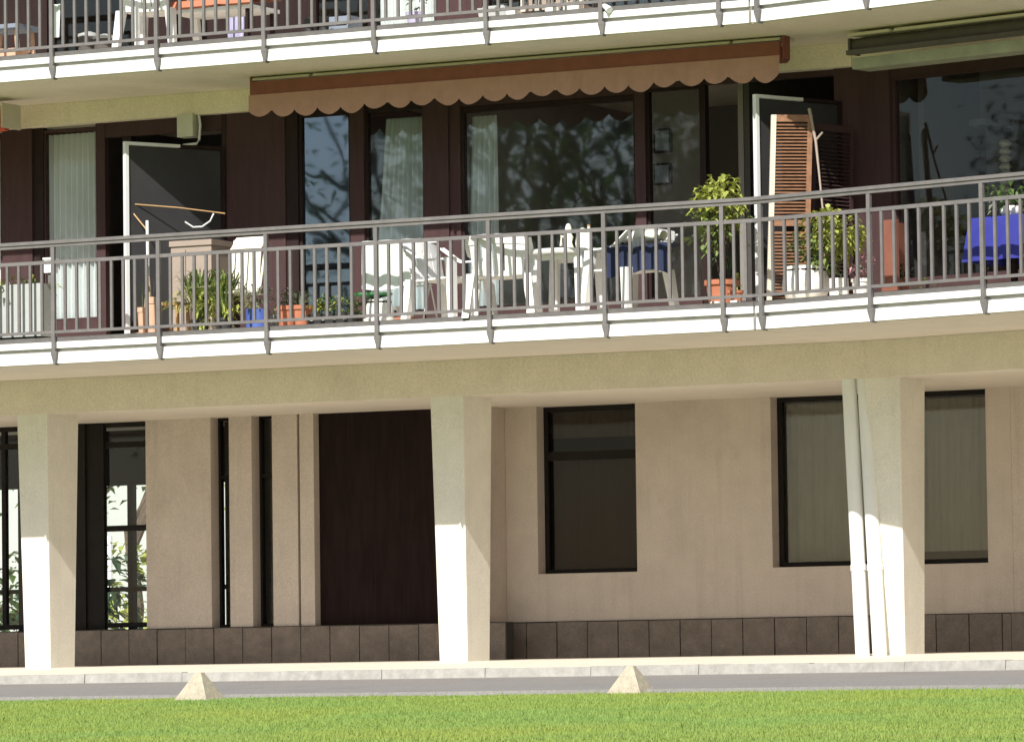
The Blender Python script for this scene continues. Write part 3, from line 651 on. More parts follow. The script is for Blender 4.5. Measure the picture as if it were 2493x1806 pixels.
def stems(t, c, top, n, spread, m='leaf_green', r=.006, seed=1, name='stem'):
    rd = random.Random(seed)
    for i in range(n):
        e = (top[0]+rd.uniform(-spread, spread), top[1]+rd.uniform(-spread, spread), top[2]+rd.uniform(-.1, .1)); mdl = ((c[0]+e[0])/2+rd.uniform(-.03, .03), (c[1]+e[1])/2, (c[2]+e[2])/2)
        MB().tube([c, mdl, e], [r, r*.8, r*.5], 6).build(name, m, t)
def blades(t, c, n, h, spread, m, seed=2, w=.03, name='leaf_blade'):
    rd = random.Random(seed); mb_ = MB()
    for i in range(n):
        an = rd.uniform(0, 6.283); s = rd.uniform(.1, 1)*spread; hh = h*rd.uniform(.6, 1.05); d = Vector((math.cos(an), math.sin(an), 0)); p = Vector(c)+d*rd.uniform(0, .05)
        x = Vector((-d.y, d.x, 0))*w/2; pts = [p, p+d*s*.25+Vector((0, 0, hh*.5)), p+d*s*.65+Vector((0, 0, hh*.9)), p+d*s+Vector((0, 0, hh*rd.uniform(.75, 1)))]
        mb_.add([pts[0]-x*.5, pts[0]+x*.5, pts[1]-x, pts[1]+x, pts[2]-x*.8, pts[2]+x*.8, pts[3]], [(0, 1, 3, 2), (2, 3, 5, 4), (4, 5, 6)])
    return mb_.build(name, m, t, 'stuff')
def flowers(t, pts, m, r=.04, seed=4, name='flower'):
    rd = random.Random(seed)
    for p in pts:
        mb_ = MB(); d0 = rd.uniform(0, 6)
        for k in range(6): an = d0+k*1.047; mb_.leaf(p, (math.cos(an), math.sin(an), .5), r*1.5, r*.9, .25)
        mb_.build(name, m, t)
Z = Z1T+.001
# grey planter at the left with yellow green plants
xa, xb = px(-60, .1, 760), px(104, .1, 760); zt = pz(692, 60, .1)
t = thing('planter_box', 'tall pale grey rectangular planter box behind the railing at the left edge', 'planter', ((xa+xb)/2, .3, Z), 'pots and plants on the middle balcony')
for nm, bx in (('front_wall', (xa, xb, .06, .085)), ('rear_wall', (xa, xb, .34, .365))): MB().box(*bx, Z+.05, zt).build(nm, 'planter_grey', t)
for x0_, x1_ in ((xa, xa+.025), (xb-.025, xb)): MB().box(x0_, x1_, .0855, .3395, Z+.05, zt).build('side_wall', 'planter_grey', t)
MB().box(xa+.03, xb-.03, .09, .335, zt-.06, zt-.03).build('soil', 'soil', t); MB().box(xa+.04, xb-.04, .08, .34, Z, Z+.049).build('foot', 'planter_black', t)
bush(t, ((xa+xb)/2, .2, zt+.0), .42, .09, 130, .07, 'leaf_lime', 11); bush(t, ((xa+xb)/2, .2, zt), .42, .06, 70, .07, 'leaf_green', 12)
flowers(t, [(xa+.1+.11*i, .16, zt+.05+.03*(i % 2)) for i in range(6)], 'petal_yellow', .035)
# white box on the wall ledge and chair behind the planter
a = P(112, 665, .9); b = P(131, 632, .9); t = thing('lantern', 'small white lantern standing behind the grey planter', 'lantern', ((a.x+b.x)/2, .9, Z))
MB().box(a.x, b.x, .86, .98, a.z, b.z).build('lamp_body', 'plastic_white', t); MB().box(a.x+.03, b.x-.03, .89, .95, Z, a.z).build('stand', 'metal_grey', t); MB().box(a.x-.01, b.x+.01, .85, .99, b.z, b.z+.02).build('lid', 'plastic_white', t)
# broom, umbrella pole and tall terracotta pots
x = px(361, .35, 620); t = thing('parasol_pole', 'slim white closed parasol standing by the railing near the beige cabinet', 'parasol', (x, .35, Z))
MB().tube([(x, .35, Z), (x-.01, .35, pz(537, 361, .35))], .016, 8).build('pole', 'plastic_white', t); MB().tube([(x, .35, Z+.1), (x-.005, .35, Z+.32), (x-.005, .35, Z+.62)], [.05, .045, .02], 10).build('folded_cloth', 'terracotta_pale', t); MB().lathe((x, .35, Z), [(.16, 0), (.16, .04), (.03, .07)], 16).build('base', 'terracotta_pale', t)
for i, (u, hh, r) in enumerate(((347, .30, .035), (372, .40, .05))):
    x = px(u, .2, 760); t = potted('tall_pot', ('slim' if i == 0 else 'wider')+' tall terracotta pot by the railing below the parasol pole', x, .2, Z, r+.02, hh, 'terracotta_pale', 'taper', cat='pot')
    blades(t, (x, .2, Z+hh*.9), 5, .3, .06, 'leaf_sage', 30+i, .012, 'dry_stalk')
# beige cabinet
a = P(397, 745, 1.45); b = P(520, 583, 1.45); t = thing('storage_cabinet', 'beige plastic storage cabinet against the wall behind the lilies', 'cabinet', ((a.x+b.x)/2, 1.6, Z))
MB().box(a.x, b.x, 1.4, 1.85, Z, b.z-.06).build('body', 'beige_cabinet', t); MB().box(a.x-.015, b.x+.015, 1.38, 1.86, b.z-.059, b.z).build('lid', 'beige_cabinet', t); MB().box((a.x+b.x)/2-.003, (a.x+b.x)/2+.003, 1.396, 1.3995, Z+.04, b.z-.1).build('door_gap', 'joint_dark', t)
# wooden stool
x = px(424, .55, 760); t = thing('wooden_stool', 'small wooden stool left of the lily pots', 'stool', (x, .55, Z)); zt = pz(737, 424, .55)
MB().box(x-.12, x+.12, .43, .67, zt-.03, zt).build('seat', 'wood_pale', t)
for sx in (-1, 1):
    for sy in (-1, 1): MB().bar((x+sx*.1, .55+sy*.1, zt-.031), (x+sx*.115, .55+sy*.115, Z), .028).build('leg', 'wood_pale', t)
# lilies
def lily(u, lab, sd, y=.42):
    x = px(u, y, 760); t = potted('lily_plant', lab, x, y, Z, .10, .16, 'planter_black'); blades(t, (x, y, Z+.14), 120, pz(660, u, y)-Z-.1, .34, 'leaf_fresh', sd, .022); bush(t, (x, y, Z+.3), .27, .19, 190, .12, 'leaf_lime', sd+5, asp=.24)
    rd = random.Random(sd); pts = [(x+rd.uniform(-.17, .17), y-rd.uniform(.0, .2), Z+rd.uniform(.36, .52)) for _ in range(6)]
    flowers(t, pts, 'petal_white', .06, sd)
    for p in pts: MB().tube([(x, y, Z+.14), p], .006, 6).build('stem', 'leaf_green', t)
lily(488, 'left clump of white arum lilies in front of the beige cabinet', 41); lily(545, 'right clump of white arum lilies beside the cream folding chair', 42, .36)
t = None
# cream folding chair
a = P(577, 745, .9); b = P(650, 575, .9); cx_ = (a.x+b.x)/2; w2_ = (b.x-a.x)/2; t = thing('folding_chair', 'cream plastic folding chair with tall slatted back', 'chair', (cx_, .8, Z))
zt = b.z; MB().grid(lambda s, v: (cx_-w2_+2*w2_*s, .78+.12*v-.02*math.sin(3.14*s), zt-.13+.13*v), 8, 3, .018).build('head_rail', 'plastic_cream', t)
for k in range(5): x = cx_-w2_+.03+(2*w2_-.06)*k/4; MB().bar((x, .72, Z+.43), (x, .785, zt-.12), .062, .015).build('slat', 'plastic_cream', t)
for sx in (-1, 1):
    MB().tube([(cx_+sx*(w2_+.005), .50, Z), (cx_+sx*(w2_+.005), .72, Z+.43), (cx_+sx*(w2_+.005), .88, zt-.03)], .014, 8).build('frame_tube', 'plastic_cream', t); MB().tube([(cx_+sx*(w2_-.02), .86, Z), (cx_+sx*(w2_-.02), .42, Z+.42)], .013, 8).build('leg', 'plastic_cream', t)
MB().grid(lambda s, v: (cx_-w2_+.02+(2*w2_-.04)*s, .28+.38*v, Z+.43-.02*math.sin(3.14*v)), 6, 6, .02).build('seat', 'plastic_cream', t)
# blue pot with cactus, terracotta pots, trough
x = px(628, .28, 760); t = potted('potted_plant', 'grey green shrubby plant in a square-shouldered blue glazed pot', x, .28, Z, .125, .225, 'blue_glaze', 'straight'); bush(t, (x, .28, Z+.33), .15, .12, 110, .06, 'leaf_sage', 51); stems(t, (x, .28, Z+.2), (x, .28, Z+.38), 5, .1, 'leaf_sage'); flowers(t, [(x-.04, .2, Z+.3), (x+.06, .2, Z+.36)], 'petal_white', .04)
x = px(700, .5, 760); t = potted('potted_plant', 'small succulent in the left of two terracotta pots', x, .5, Z, .115, .26, 'terracotta', saucer='terracotta_pale'); bush(t, (x, .5, Z+.34), .10, .10, 60, .07, 'leaf_sage', 52)
x = px(734, .42, 760); t = potted('potted_plant', 'spiky succulent in the right of two terracotta pots', x, .42, Z, .12, .25, 'terracotta', saucer='terracotta_pale'); blades(t, (x, .42, Z+.22), 26, .22, .14, 'leaf_sage', 53, .028)
x = px(668, .55, 700); t = potted('potted_plant', 'trailing green plant in a grey pot beside the blue pot', x, .62, Z, .08, .18, 'planter_grey'); bush(t, (x, .6, Z+.3), .09, .16, 60, .06, 'leaf_green', 54)
xa, xb = px(758, .22, 780), px(872, .22, 780); t = thing('planter_trough', 'long black trough of low green plants beside the white globe planter', 'planter', ((xa+xb)/2, .22, Z), 'pots and plants on the middle balcony')
MB().hexa([(xa+.02, .13, Z), (xb-.02, .13, Z), (xb-.02, .31, Z), (xa+.02, .31, Z)], [(xa, .11, Z+.13), (xb, .11, Z+.13), (xb, .33, Z+.13), (xa, .33, Z+.13)]).build('trough', 'planter_black', t)
for k in range(4): bush(t, (xa+.07+.13*k, .22, Z+.2), .09, .10, 55, .07, 'leaf_green' if k % 2 else 'leaf_lime', 60+k)
for k in range(4): MB().lathe((xa+.07+.13*k, .105, Z+.06), [(.018, 0), (.018, .02)], 8).build('clip', 'planter_grey', t)
x = px(924, .25, 770); t = potted('globe_planter', 'white globe planter with green dish on top beside the hung sheet', x, .25, Z, .15, .25, 'ceramic_white', 'round', cat='planter')
MB().lathe((x-.07, .25, Z+.27), [(.05, 0), (.19, .03), (.20, .05), (.18, .04)], 20).build('dish', 'green_plastic', t); MB().lathe((x, .25, Z+.0), [(.165, 0), (.165, .06), (.14, .065)], 20).build('base_ring', 'ceramic_white', t)
# sheet hung on a clothes horse
xa, xb = px(897, .75, 640), px(1045, .75, 640); zt = pz(590, 960, .75)
t = thing('clothes_horse', 'folding clothes horse beside the white plastic chairs', 'rack', ((xa+xb)/2, .8, Z))
for y in (.62, .98):
    for x in (xa+.02, xb-.02): MB().tube([(x, y, Z), (x, 1.6-y, zt)], .01, 6).build('leg', 'alu_white', t)
for y, z in ((.62, zt), (.98, zt), (.8, Z+.42)): MB().tube([(xa, y, z), (xb, y, z)], .009, 6).build('rod', 'alu_white', t)
z0_ = pz(705, 970, .72); rdg = random.Random(9)
sh = MB().grid(lambda s, v: (xa+.01+(xb-xa-.02)*s, .60-.02*math.sin(s*19)-.012*math.sin(s*7+v*2), zt+.012-(zt-z0_+.02*math.sin(s*5))*v), 40, 8).build('hung_sheet', 'white_cloth')
tag(sh, 'pale mint white sheet hung over the clothes horse', 'sheet'); re_origin(sh, ((xa+xb)/2, .6, z0_))
x0_, x1_ = px(1018, .56, 650), px(1043, .56, 650); o = MB().grid(lambda s, v: (x0_+(x1_-x0_)*s, .555-.01*math.sin(s*6), pz(625, 1030, .56)-.11*v), 6, 3).build('folded_cloth', 'peach_cloth'); tag(o, 'small peach coloured cloth pinned to the white sheet', 'cloth'); re_origin(o, (x0_, .555, pz(650, 1030, .56)))
# box of white tubs under it
for k, (u, lab) in enumerate(((975, 'left of two small white tubs under the hung sheet'), (998, 'right of two small white tubs under the hung sheet'))):
    x = px(u, 1.0, 730); o = pot_mesh((x, 1.0, Z+.12), .05, .12, 'taper').build('tub', 'ceramic_white'); tag(o, lab, 'tub', 'white tubs'); re_origin(o, (x, 1.0, Z+.12))
x = px(985, 1.05, 750); t = thing('terracotta_box', 'low terracotta box carrying two white tubs', 'box', (x, 1.02, Z)); MB().box(x-.16, x+.14, .9, 1.15, Z, Z+.119).build('body', 'terracotta', t); MB().box(x-.165, x+.145, .895, 1.155, Z+.085, Z+.105).build('rim', 'terracotta', t)
# ------------------------------------------------------------------ white plastic furniture
def plastic_chair(label, loc, rz, first=None):
    t = thing('plastic_chair', label, 'chair', (0, 0, 0), 'white plastic garden chairs')
    W, D = .285, .26
    MB().grid(lambda s, v: (-W*(.9+.1*v)+2*W*(.9+.1*v)*s, D-2*D*v, .42-.025*math.sin(3.14*s)*math.sin(3.14*v)+.012*v), 8, 8, .018).build('seat', 'plastic_white', t)
    def bk(s, v):
        hw = W*(.92+.14*v-.5*max(0, v-.75)**1.3); return (-hw+2*hw*s, D+.02+.10*v-.05*(1-(2*s-1)**2), .43+.41*v*(1-.06*(2*s-1)**2))
    for k in range(5):
        a, b = k/5+.014, (k+1)/5-.014; MB().grid(lambda s, v, a=a, b=b: bk(a+(b-a)*s, .05+.72*v), 2, 8, .014).build('back_slat', 'plastic_white', t)
    MB().grid(lambda s, v: bk(s, .77+.23*v), 12, 3, .022).build('back_rail', 'plastic_white', t); MB().grid(lambda s, v: bk(s, .10*v), 12, 2, .02).build('back_rail', 'plastic_white', t)
    for sx in (-1, 1):
        MB().grid(lambda s, v: (sx*(W*.94+.075*s), D+.1-.54*v, .79-.16*min(1, v*2.2)+.0*v-.015*math.sin(6*s)), 2, 8, .016).build('armrest', 'plastic_white', t)
        for y0, y1, zt in ((-D+.03, -D-.03, .64), (D+.02, D+.07, .44)):
            MB().hexa([(sx*(W+.05)-.034, y1-.034, 0), (sx*(W+.05)+.034, y1-.034, 0), (sx*(W+.05)+.034, y1+.034, 0), (sx*(W+.05)-.034, y1+.034, 0)],
                      [(sx*W-.045, y0-.045, zt), (sx*W+.045, y0-.045, zt), (sx*W+.045, y0+.045, zt), (sx*W-.045, y0+.045, zt)]).build('leg', 'plastic_white', t)
    t.location = loc; t.rotation_euler = (0, 0, rz); return t
C0 = plastic_chair('white plastic chair seen from its side, next to the hung sheet', (px(1098, .50, 760), .50, Z), R(80))
copy_thing(C0, (px(1225, .40, 760), .40, Z), R(200), 'white plastic chair with its slotted back to the railing', 'white plastic garden chairs')
C3 = copy_thing(C0, (px(1530, .55, 760), .55, Z), R(250), 'white plastic chair right of the table, draped with navy cloth', 'white plastic garden chairs')
# table
xt = px(1378, .62, 690); tz = pz(607, 1378, .45); t = thing('plastic_table', 'white round-edged plastic garden table between the chairs', 'table', (xt, .65, Z))
MB().lathe((xt, .65, tz-.045), [(.36, 0), (.385, .0), (.40, .02), (.40, .045), (.385, .05), (.001, .05)], 32).build('table_top', 'plastic_white', t)
for sx, sy in ((-1, -1), (1, -1), (1, 1), (-1, 1)):
    MB().hexa([(xt+sx*.28-.05, .65+sy*.24-.03, Z), (xt+sx*.28+.05, .65+sy*.24-.03, Z), (xt+sx*.28+.05, .65+sy*.24+.03, Z), (xt+sx*.28-.05, .65+sy*.24+.03, Z)],
              [(xt+sx*.25-.045, .65+sy*.22-.035, tz-.046), (xt+sx*.25+.045, .65+sy*.22-.035, tz-.046), (xt+sx*.25+.045, .65+sy*.22+.035, tz-.046), (xt+sx*.25-.045, .65+sy*.22+.035, tz-.046)]).build('leg', 'plastic_white', t)
for sy in (-1, 1): MB().box(xt-.2, xt+.2, .65+sy*.20-.012, .65+sy*.20+.012, tz-.10, tz-.047).build('apron', 'plastic_white', t)
# things on the table
x = px(1382, .6, 590); t = thing('ornament', 'cream figure-shaped ornament on the plastic table, left one', 'ornament', (x, .62, tz+.005)); MB().lathe((x, .62, tz+.006), [(.05, 0), (.055, .02), (.035, .08), (.05, .13), (.025, .18), (.035, .22), (.02, .26), (.001, .27)], 14).build('body', 'plastic_cream', t); MB().tube([(x, .62, tz+.12), (x-.07, .6, tz+.15), (x-.075, .6, tz+.05)], .016, 6).build('handle', 'plastic_cream', t)
x = px(1412, .6, 590); t = thing('jug', 'cream lidded jug on the plastic table', 'jug', (x, .66, tz+.005)); MB().lathe((x, .66, tz+.006), [(.06, 0), (.075, .06), (.065, .13), (.05, .18), (.052, .2), (.01, .22)], 16).build('body', 'plastic_cream', t); MB().tube([(x+.06, .66, tz+.16), (x+.11, .66, tz+.12), (x+.07, .66, tz+.05)], .012, 6).build('handle', 'plastic_cream', t)
x = px(1434, .6, 590); t = thing('bottle', 'slim pale bottle at the right of the table', 'bottle', (x, .6, tz+.005)); MB().lathe((x, .6, tz+.006), [(.035, 0), (.035, .13), (.015, .17), (.015, .22)], 12).build('body', 'ceramic_white', t); MB().lathe((x, .6, tz+.226), [(.017, 0), (.017, .02)], 10).build('cap', 'wood_pale', t)
# navy cloth over the chair, with white bundle on it
xa, xb = px(1478, .3, 640), px(1640, .3, 640); zt = pz(598, 1560, .3); zb = pz(668, 1560, .3)
o = MB().grid(lambda s, v: (xa+(xb-xa)*s, .2+(.5*max(0, .4-v)/.4)-.02*math.sin(s*24), zt+.015*math.sin(s*9)-(zt-zb+.04*math.sin(s*6+1))*max(0, v-.4)/.6), 48, 12, .004).build('blanket', 'navy_cloth'); tag(o, 'dark navy blanket draped over the right plastic chair', 'blanket'); re_origin(o, ((xa+xb)/2, .3, zb))
for (u, v, r, lab) in ((1545, 585, .07, 'small rolled white towel lying on the navy blanket'), (1590, 572, .08, 'larger folded white towel on the navy blanket')):
    c = P(u, v, .42); c.z = zt+r+.02; o = MB().grid(lambda s, q_: (c.x-r*1.5+3*r*s, c.y+r*math.cos(q_*6.283)*(1+.15*math.sin(s*8)), c.z+r*.8*math.sin(q_*6.283)*(1-.25*s)), 8, 14).build('towel', 'plastic_cream'); tag(o, lab, 'towel', 'towels'); re_origin(o, (c.x, c.y, zt))
# tall plant by the open right door
x = px(1758, .45, 720); t = potted('potted_plant', 'tall yellow green shrub in a terracotta pot left of the open right door', x, .45, Z, .17, .28, 'terracotta', saucer='ceramic_white')
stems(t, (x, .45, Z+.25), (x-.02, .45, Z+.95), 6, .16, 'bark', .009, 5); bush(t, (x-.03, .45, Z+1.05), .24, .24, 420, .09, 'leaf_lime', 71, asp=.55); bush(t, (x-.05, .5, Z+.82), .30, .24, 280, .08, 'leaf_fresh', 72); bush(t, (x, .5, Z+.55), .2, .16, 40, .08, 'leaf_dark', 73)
x = px(1790, .3, 720); t = potted('potted_plant', 'small sprouting plant in a terracotta pot beside the taller one', x, .3, Z, .08, .16, 'terracotta'); bush(t, (x, .3, Z+.24), .06, .08, 30, .05, 'leaf_lime', 74)
for (u, lab) in ((1742, 'left pink white candle dish on the balcony floor'), (1790, 'right pale candle dish on the balcony floor')):
    x = px(u, .1, 735); o = MB().lathe((x, .1, Z), [(.04, 0), (.055, .02), (.05, .045), (.01, .05)], 14).build('dish', 'ceramic_white'); tag(o, lab, 'dish', 'small dishes'); re_origin(o, (x, .1, Z))
# louvred shutters leaning in the doorway
def shutter(label, p0, p1, z0, z1, lean, n=52, m='wood_orange'):
    t = thing('louvred_shutter', label, 'shutter', (p0[0], p0[1], z0), 'louvred shutters by the right door')
    a = Vector((p0[0], p0[1], 0)); b = Vector((p1[0], p1[1], 0)); d = (b-a); Wd = d.length; d.normalize(); nrm = Vector((-d.y, d.x, 0))
    up = (Vector((0, 0, z1-z0))+lean*Vector((0, 1, 0))); H = up.length; up.normalize(); o_ = Vector((p0[0], p0[1], z0))
    def at(s, k, off=0): return o_+d*s+up*k+nrm*off
    def board(s0, s1, k0, k1, th=.035, tilt=0):
        q = [at(s0, k0, -th/2), at(s1, k0, -th/2), at(s1, k0, th/2), at(s0, k0, th/2)]; r = [at(s0, k1, -th/2), at(s1, k1, -th/2), at(s1, k1, th/2), at(s0, k1, th/2)]; return MB().hexa(q, r)
    board(0, .05, 0, H).build('stile', 'cream_metal' if m == 'wood_orange' else m, t); board(Wd-.05, Wd, 0, H).build('stile', m, t); board(.05, Wd-.05, 0, .07).build('rail', m, t); board(.05, Wd-.05, H-.07, H).build('rail', m, t); board(.05, Wd-.05, H*.42, H*.42+.06).build('rail', m, t)
    k = .085
    while k < H-.1:
        if not (H*.42-.05 < k < H*.42+.06):
            p = at(.05, k, -.018); q = at(Wd-.05, k, -.018); p2 = at(.05, k+.018, .018); q2 = at(Wd-.05, k+.018, .018); e = up*.006
            MB().hexa([p, q, q2, p2], [p+e, q+e, q2+e, p2+e]).build('slat', m, t)
        k += (H-.16)/n
    return t
a = P(1862, 480, .75); b = P(1963, 480, 1.0)
shutter('orange wood louvred shutter leaning in front of the open right door', (a.x, .75), (b.x, 1.0), Z+.02, pz(278, 1915, .95), .18)
a = P(1972, 480, 1.25); b = P(2062, 480, 1.75)
shutter('darker folded louvred shutter behind the orange one', (a.x, 1.2), (b.x, 1.8), Z+.02, pz(300, 2000, 1.4), .12, 44, 'wood_wall')
t = thing('boat_hook', 'pale wooden pole leaning against the darker shutter', 'pole', P(2005, 520, 1.0)); MB().tube([P(1970, 265, 1.15), P(1986, 345, 1.12), P(1995, 430, 1.05), P(2005, 530, .95), P(2010, 700, .9)], [.018, .014, .011, .01, .01], 8).build('shaft', 'beige_cabinet', t); MB().tube([P(1986, 342, 1.12), P(2003, 322, 1.12)], .011, 6).build('hook', 'beige_cabinet', t)
# right wing pots
def XW(u, y, v=680): return PR(u, v, y).x
def wpot(label, u, y, r, h, pm, style='taper', name='potted_plant', cat='plant'):
    c = wing((XW(u, y), y, Z)); return potted(name, label, c.x, c.y, Z, r, h, pm, style, cat=cat), c
t, c = wpot('big white round pot with leafy yellow green plant beside the shutters', 1962, .4, .235, .36, 'ceramic_white', 'round')
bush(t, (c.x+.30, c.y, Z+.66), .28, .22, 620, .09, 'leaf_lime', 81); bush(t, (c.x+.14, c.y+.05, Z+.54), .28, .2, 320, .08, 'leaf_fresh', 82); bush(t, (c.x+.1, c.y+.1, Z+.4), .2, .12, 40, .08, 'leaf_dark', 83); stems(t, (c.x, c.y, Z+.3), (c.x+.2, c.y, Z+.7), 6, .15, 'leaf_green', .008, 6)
t, c = wpot('small white pot with dry plant between the round pot and the post', 2042, .22, .095, .20, 'ceramic_white', 'straight'); bush(t, (c.x, c.y, Z+.26), .08, .08, 40, .05, 'leaf_sage', 84)
t, c = wpot('pale footed bowl of pink flowers beside the railing post', 2095, .3, .09, .19, 'ceramic_white', 'taper'); bush(t, (c.x, c.y, Z+.3), .12, .12, 60, .06, 'petal_pink', 85, name='flower_heads'); bush(t, (c.x, c.y, Z+.26), .1, .08, 40, .06, 'leaf_sage', 86)
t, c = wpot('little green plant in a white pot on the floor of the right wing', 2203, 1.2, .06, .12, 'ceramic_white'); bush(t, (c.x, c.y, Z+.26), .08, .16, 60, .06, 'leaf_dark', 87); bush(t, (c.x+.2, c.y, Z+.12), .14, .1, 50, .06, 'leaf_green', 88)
# terracotta coloured post with box
a = wing((XW(2146, .9), .9, Z)); t = thing('wooden_screen', 'reddish wooden folding screen standing right of the flower pots', 'screen', a); zt = PR(2165, 535, .9).z
x0_, x1_ = XW(2146, .9), XW(2184, .9)
MB(1).box(x0_, x1_, .9, .94, Z+.05, zt).build('panel', 'screen_red', t); MB(1).slab((x0_, .93), (x0_-.06, 1.4), Z+.05, zt, .03).build('panel', 'screen_red', t)
for x in (x0_+.02, x1_-.02): MB(1).box(x-.015, x+.015, .905, .935, Z, Z+.049).build('foot', 'terracotta', t)
# blue table on the right wing
x0_, x1_ = XW(2392, 1.0), XW(2640, 1.0); zt = PR(2440, 528, .8).z; zb = PR(2440, 635, .8).z
t = thing('balcony_table', 'table under the royal blue cloth at the right edge', 'table', wing(((x0_+x1_)/2, 1.0, Z)))
MB(1).box(x0_+.1, x1_-.05, .75, 1.35, zt-.035, zt-.005).build('table_top', 'wood_dark', t)
for x in (x0_+.16, x1_-.12):
    for y in (.8, 1.3): MB(1).box(x-.025, x+.025, y-.025, y+.025, Z, zt-.036).build('leg', 'wood_dark', t)
def clothf(s, v):                                       # ring around the table, top to hem
    an = s*6.283; cx2, cy2 = (x0_+x1_)/2, 1.05; hx, hy = (x1_-x0_)/2-.06, .33
    k = max(abs(math.cos(an)), abs(math.sin(an))); bx_, by_ = math.cos(an)/k*hx, math.sin(an)/k*hy
    dr = max(0, (v-.35)/.65); fl = 1+.16*dr+.05*dr*math.sin(an*14)+.02*dr*math.sin(an*31)
    r = min(1, v/.35); return (cx2+bx_*r*fl, cy2+by_*r*fl, zt+.004-(zt-zb)*dr)
o = MB(1).grid(clothf, 112, 9).build('tablecloth', 'royal_cloth'); tag(o, 'royal blue tablecloth on the balcony table at the right edge', 'tablecloth'); re_origin(o, wing(((x0_+x1_)/2, 1.0, zb)))
c = wing((XW(2462, .95, 500), .95, zt+.005)); t = potted('potted_plant', 'sprawling green plant in a glass bowl on the blue tablecloth', c.x, c.y, zt+.006, .11, .12, 'ceramic_white', 'round'); bush(t, (c.x+.05, c.y, zt+.24), .24, .14, 120, .09, 'leaf_green', 91); bush(t, (c.x-.05, c.y-.05, zt+.15), .15, .1, 50, .08, 'leaf_sage', 92)
# ------------------------------------------------------------------ top balcony things (their feet show between the balusters)
Z2 = Z2T+.001
def ux(u, y, v=60): return P(u, v, y).x
x = ux(334, .35); t = thing('parasol_stand', 'white post on a foot standing at the top balcony railing', 'post', (x, .35, Z2)); MB().tube([(x, .35, Z2), (x, .35, Z2+1.9)], .03, 12).build('pole', 'plastic_white', t); MB().box(x-.07, x+.07, .28, .42, Z2, Z2+.06).build('base', 'plastic_white', t)
copy_thing(C0, (ux(385, .62), .62, Z2), R(185), 'white plastic chair on the top balcony beside the orange-clothed table', 'white plastic garden chairs')
xa, xb = ux(445, .7), ux(640, .7); zt = pz(14, 560, .45); t = thing('balcony_table', 'white-rimmed table under an orange cloth on the top balcony', 'table', ((xa+xb)/2, .75, Z2))
MB().box(xa, xb, .45, 1.05, zt-.04, zt).build('table_top', 'plastic_white', t)
for x in (xa+.06, xb-.06):
    for y in (.5, 1.0): MB().box(x-.02, x+.02, y-.02, y+.02, Z2, zt-.041).build('leg', 'wood_dark', t)
o = MB().grid(lambda s, v: (xa-.01+(xb-xa+.02)*s, .43+.64*v, zt+.10*min(1, v*9)+.02*math.exp(-((s-.6)/.08)**2)), 30, 18, .004).build('tablecloth', 'orange_cloth'); tag(o, 'orange quilted cloth piled on the top balcony table', 'tablecloth'); re_origin(o, ((xa+xb)/2, .75, zt))
xa, xb = ux(552, .12), ux(598, .12); o = MB().grid(lambda s, v: (xa+(xb-xa)*(s*(1-.25*(1-v))+.12*(1-v)), .1-.02*math.sin(s*13), pz(98, 575, .1)+(pz(42, 575, .1)-pz(98, 575, .1))*v), 16, 6, .012).build('garment', 'petal_purple'); tag(o, 'small lilac garment hanging behind the top railing', 'garment'); re_origin(o, (xa, .1, Z2))
x = ux(20, .7); t = thing('garden_stool', 'low wooden stool with blue grey top at the left end of the top balcony', 'stool', (x, .7, Z2)); MB().box(x-.25, x+.25, .5, .9, Z2+.38, Z2+.44).build('seat', 'grey_blue', t)
for sx in (-.2, .2):
    for sy in (.55, .85): MB().bar((x+sx, sy, Z2+.379), (x+sx*1.15, sy, Z2), .035).build('leg', 'terracotta_pale', t)
x = ux(15, .3); o = MB().box(x-.22, x+.2, .2, .42, Z2, Z2+.1).box(x-.235, x+.215, .185, .435, Z2+.1005, Z2+.13).build('wooden_box', 'terracotta_pale'); tag(o, 'low orange-brown box beneath the stool on the top balcony', 'box'); re_origin(o, (x, .3, Z2))
x = ux(138, .3, 40); o = MB().grid(lambda s, v: (x-.05*(1-.35*(1-v))+.10*(1-.35*(1-v))*s, .3-.01*math.sin(s*9), Z2+.22+.35*v), 8, 4, .01).build('cloth', 'white_cloth'); tag(o, 'narrow pale cloth hanging behind the top left railing', 'cloth'); re_origin(o, (x, .3, Z2+.22))
for i, (u, r, h, lab) in enumerate(((215, .11, .3, 'left dark bin at the back of the top balcony'), (255, .12, .26, 'right dark bin at the back of the top balcony'))):
    x = ux(u, 1.0); t = thing('bin', lab, 'bin', (x, 1.0, Z2), 'dark bins'); pot_mesh((x, 1.0, Z2), r, h, 'straight').build('body', 'awning_grey', t); MB().lathe((x, 1.0, Z2+h+.001), [(r*1.05, 0), (r*1.05, .03), (r*.2, .06)], 16).build('lid', 'planter_grey', t)
x = ux(765, .9); t = thing('boots', 'pair of black boots by the top balcony door', 'boots', (x, .9, Z2))
for dx in (-.09, .09): MB().tube([(x+dx, .95, Z2+.3), (x+dx, .95, Z2+.08), (x+dx, .85, Z2+.05), (x+dx+.01, .74, Z2+.04)], [.055, .05, .05, .03], 8).build('boot', 'planter_black', t)
x = ux(820, 1.2); t = thing('crate', 'grey blue crate against the brown wall of the top balcony', 'crate', (x, 1.3, Z2))
MB().box(x-.16, x+.16, 1.15, 1.45, Z2, Z2+.03).build('bottom', 'grey_blue', t)
for k in range(3): MB().box(x-.17, x+.17, 1.13, 1.149, Z2+.05+.1*k, Z2+.12+.1*k).build('slat', 'grey_blue', t)
for sx in (-.165, .145): MB().box(x+sx, x+sx+.02, 1.15, 1.45, Z2+.031, Z2+.33).build('side', 'grey_blue', t)
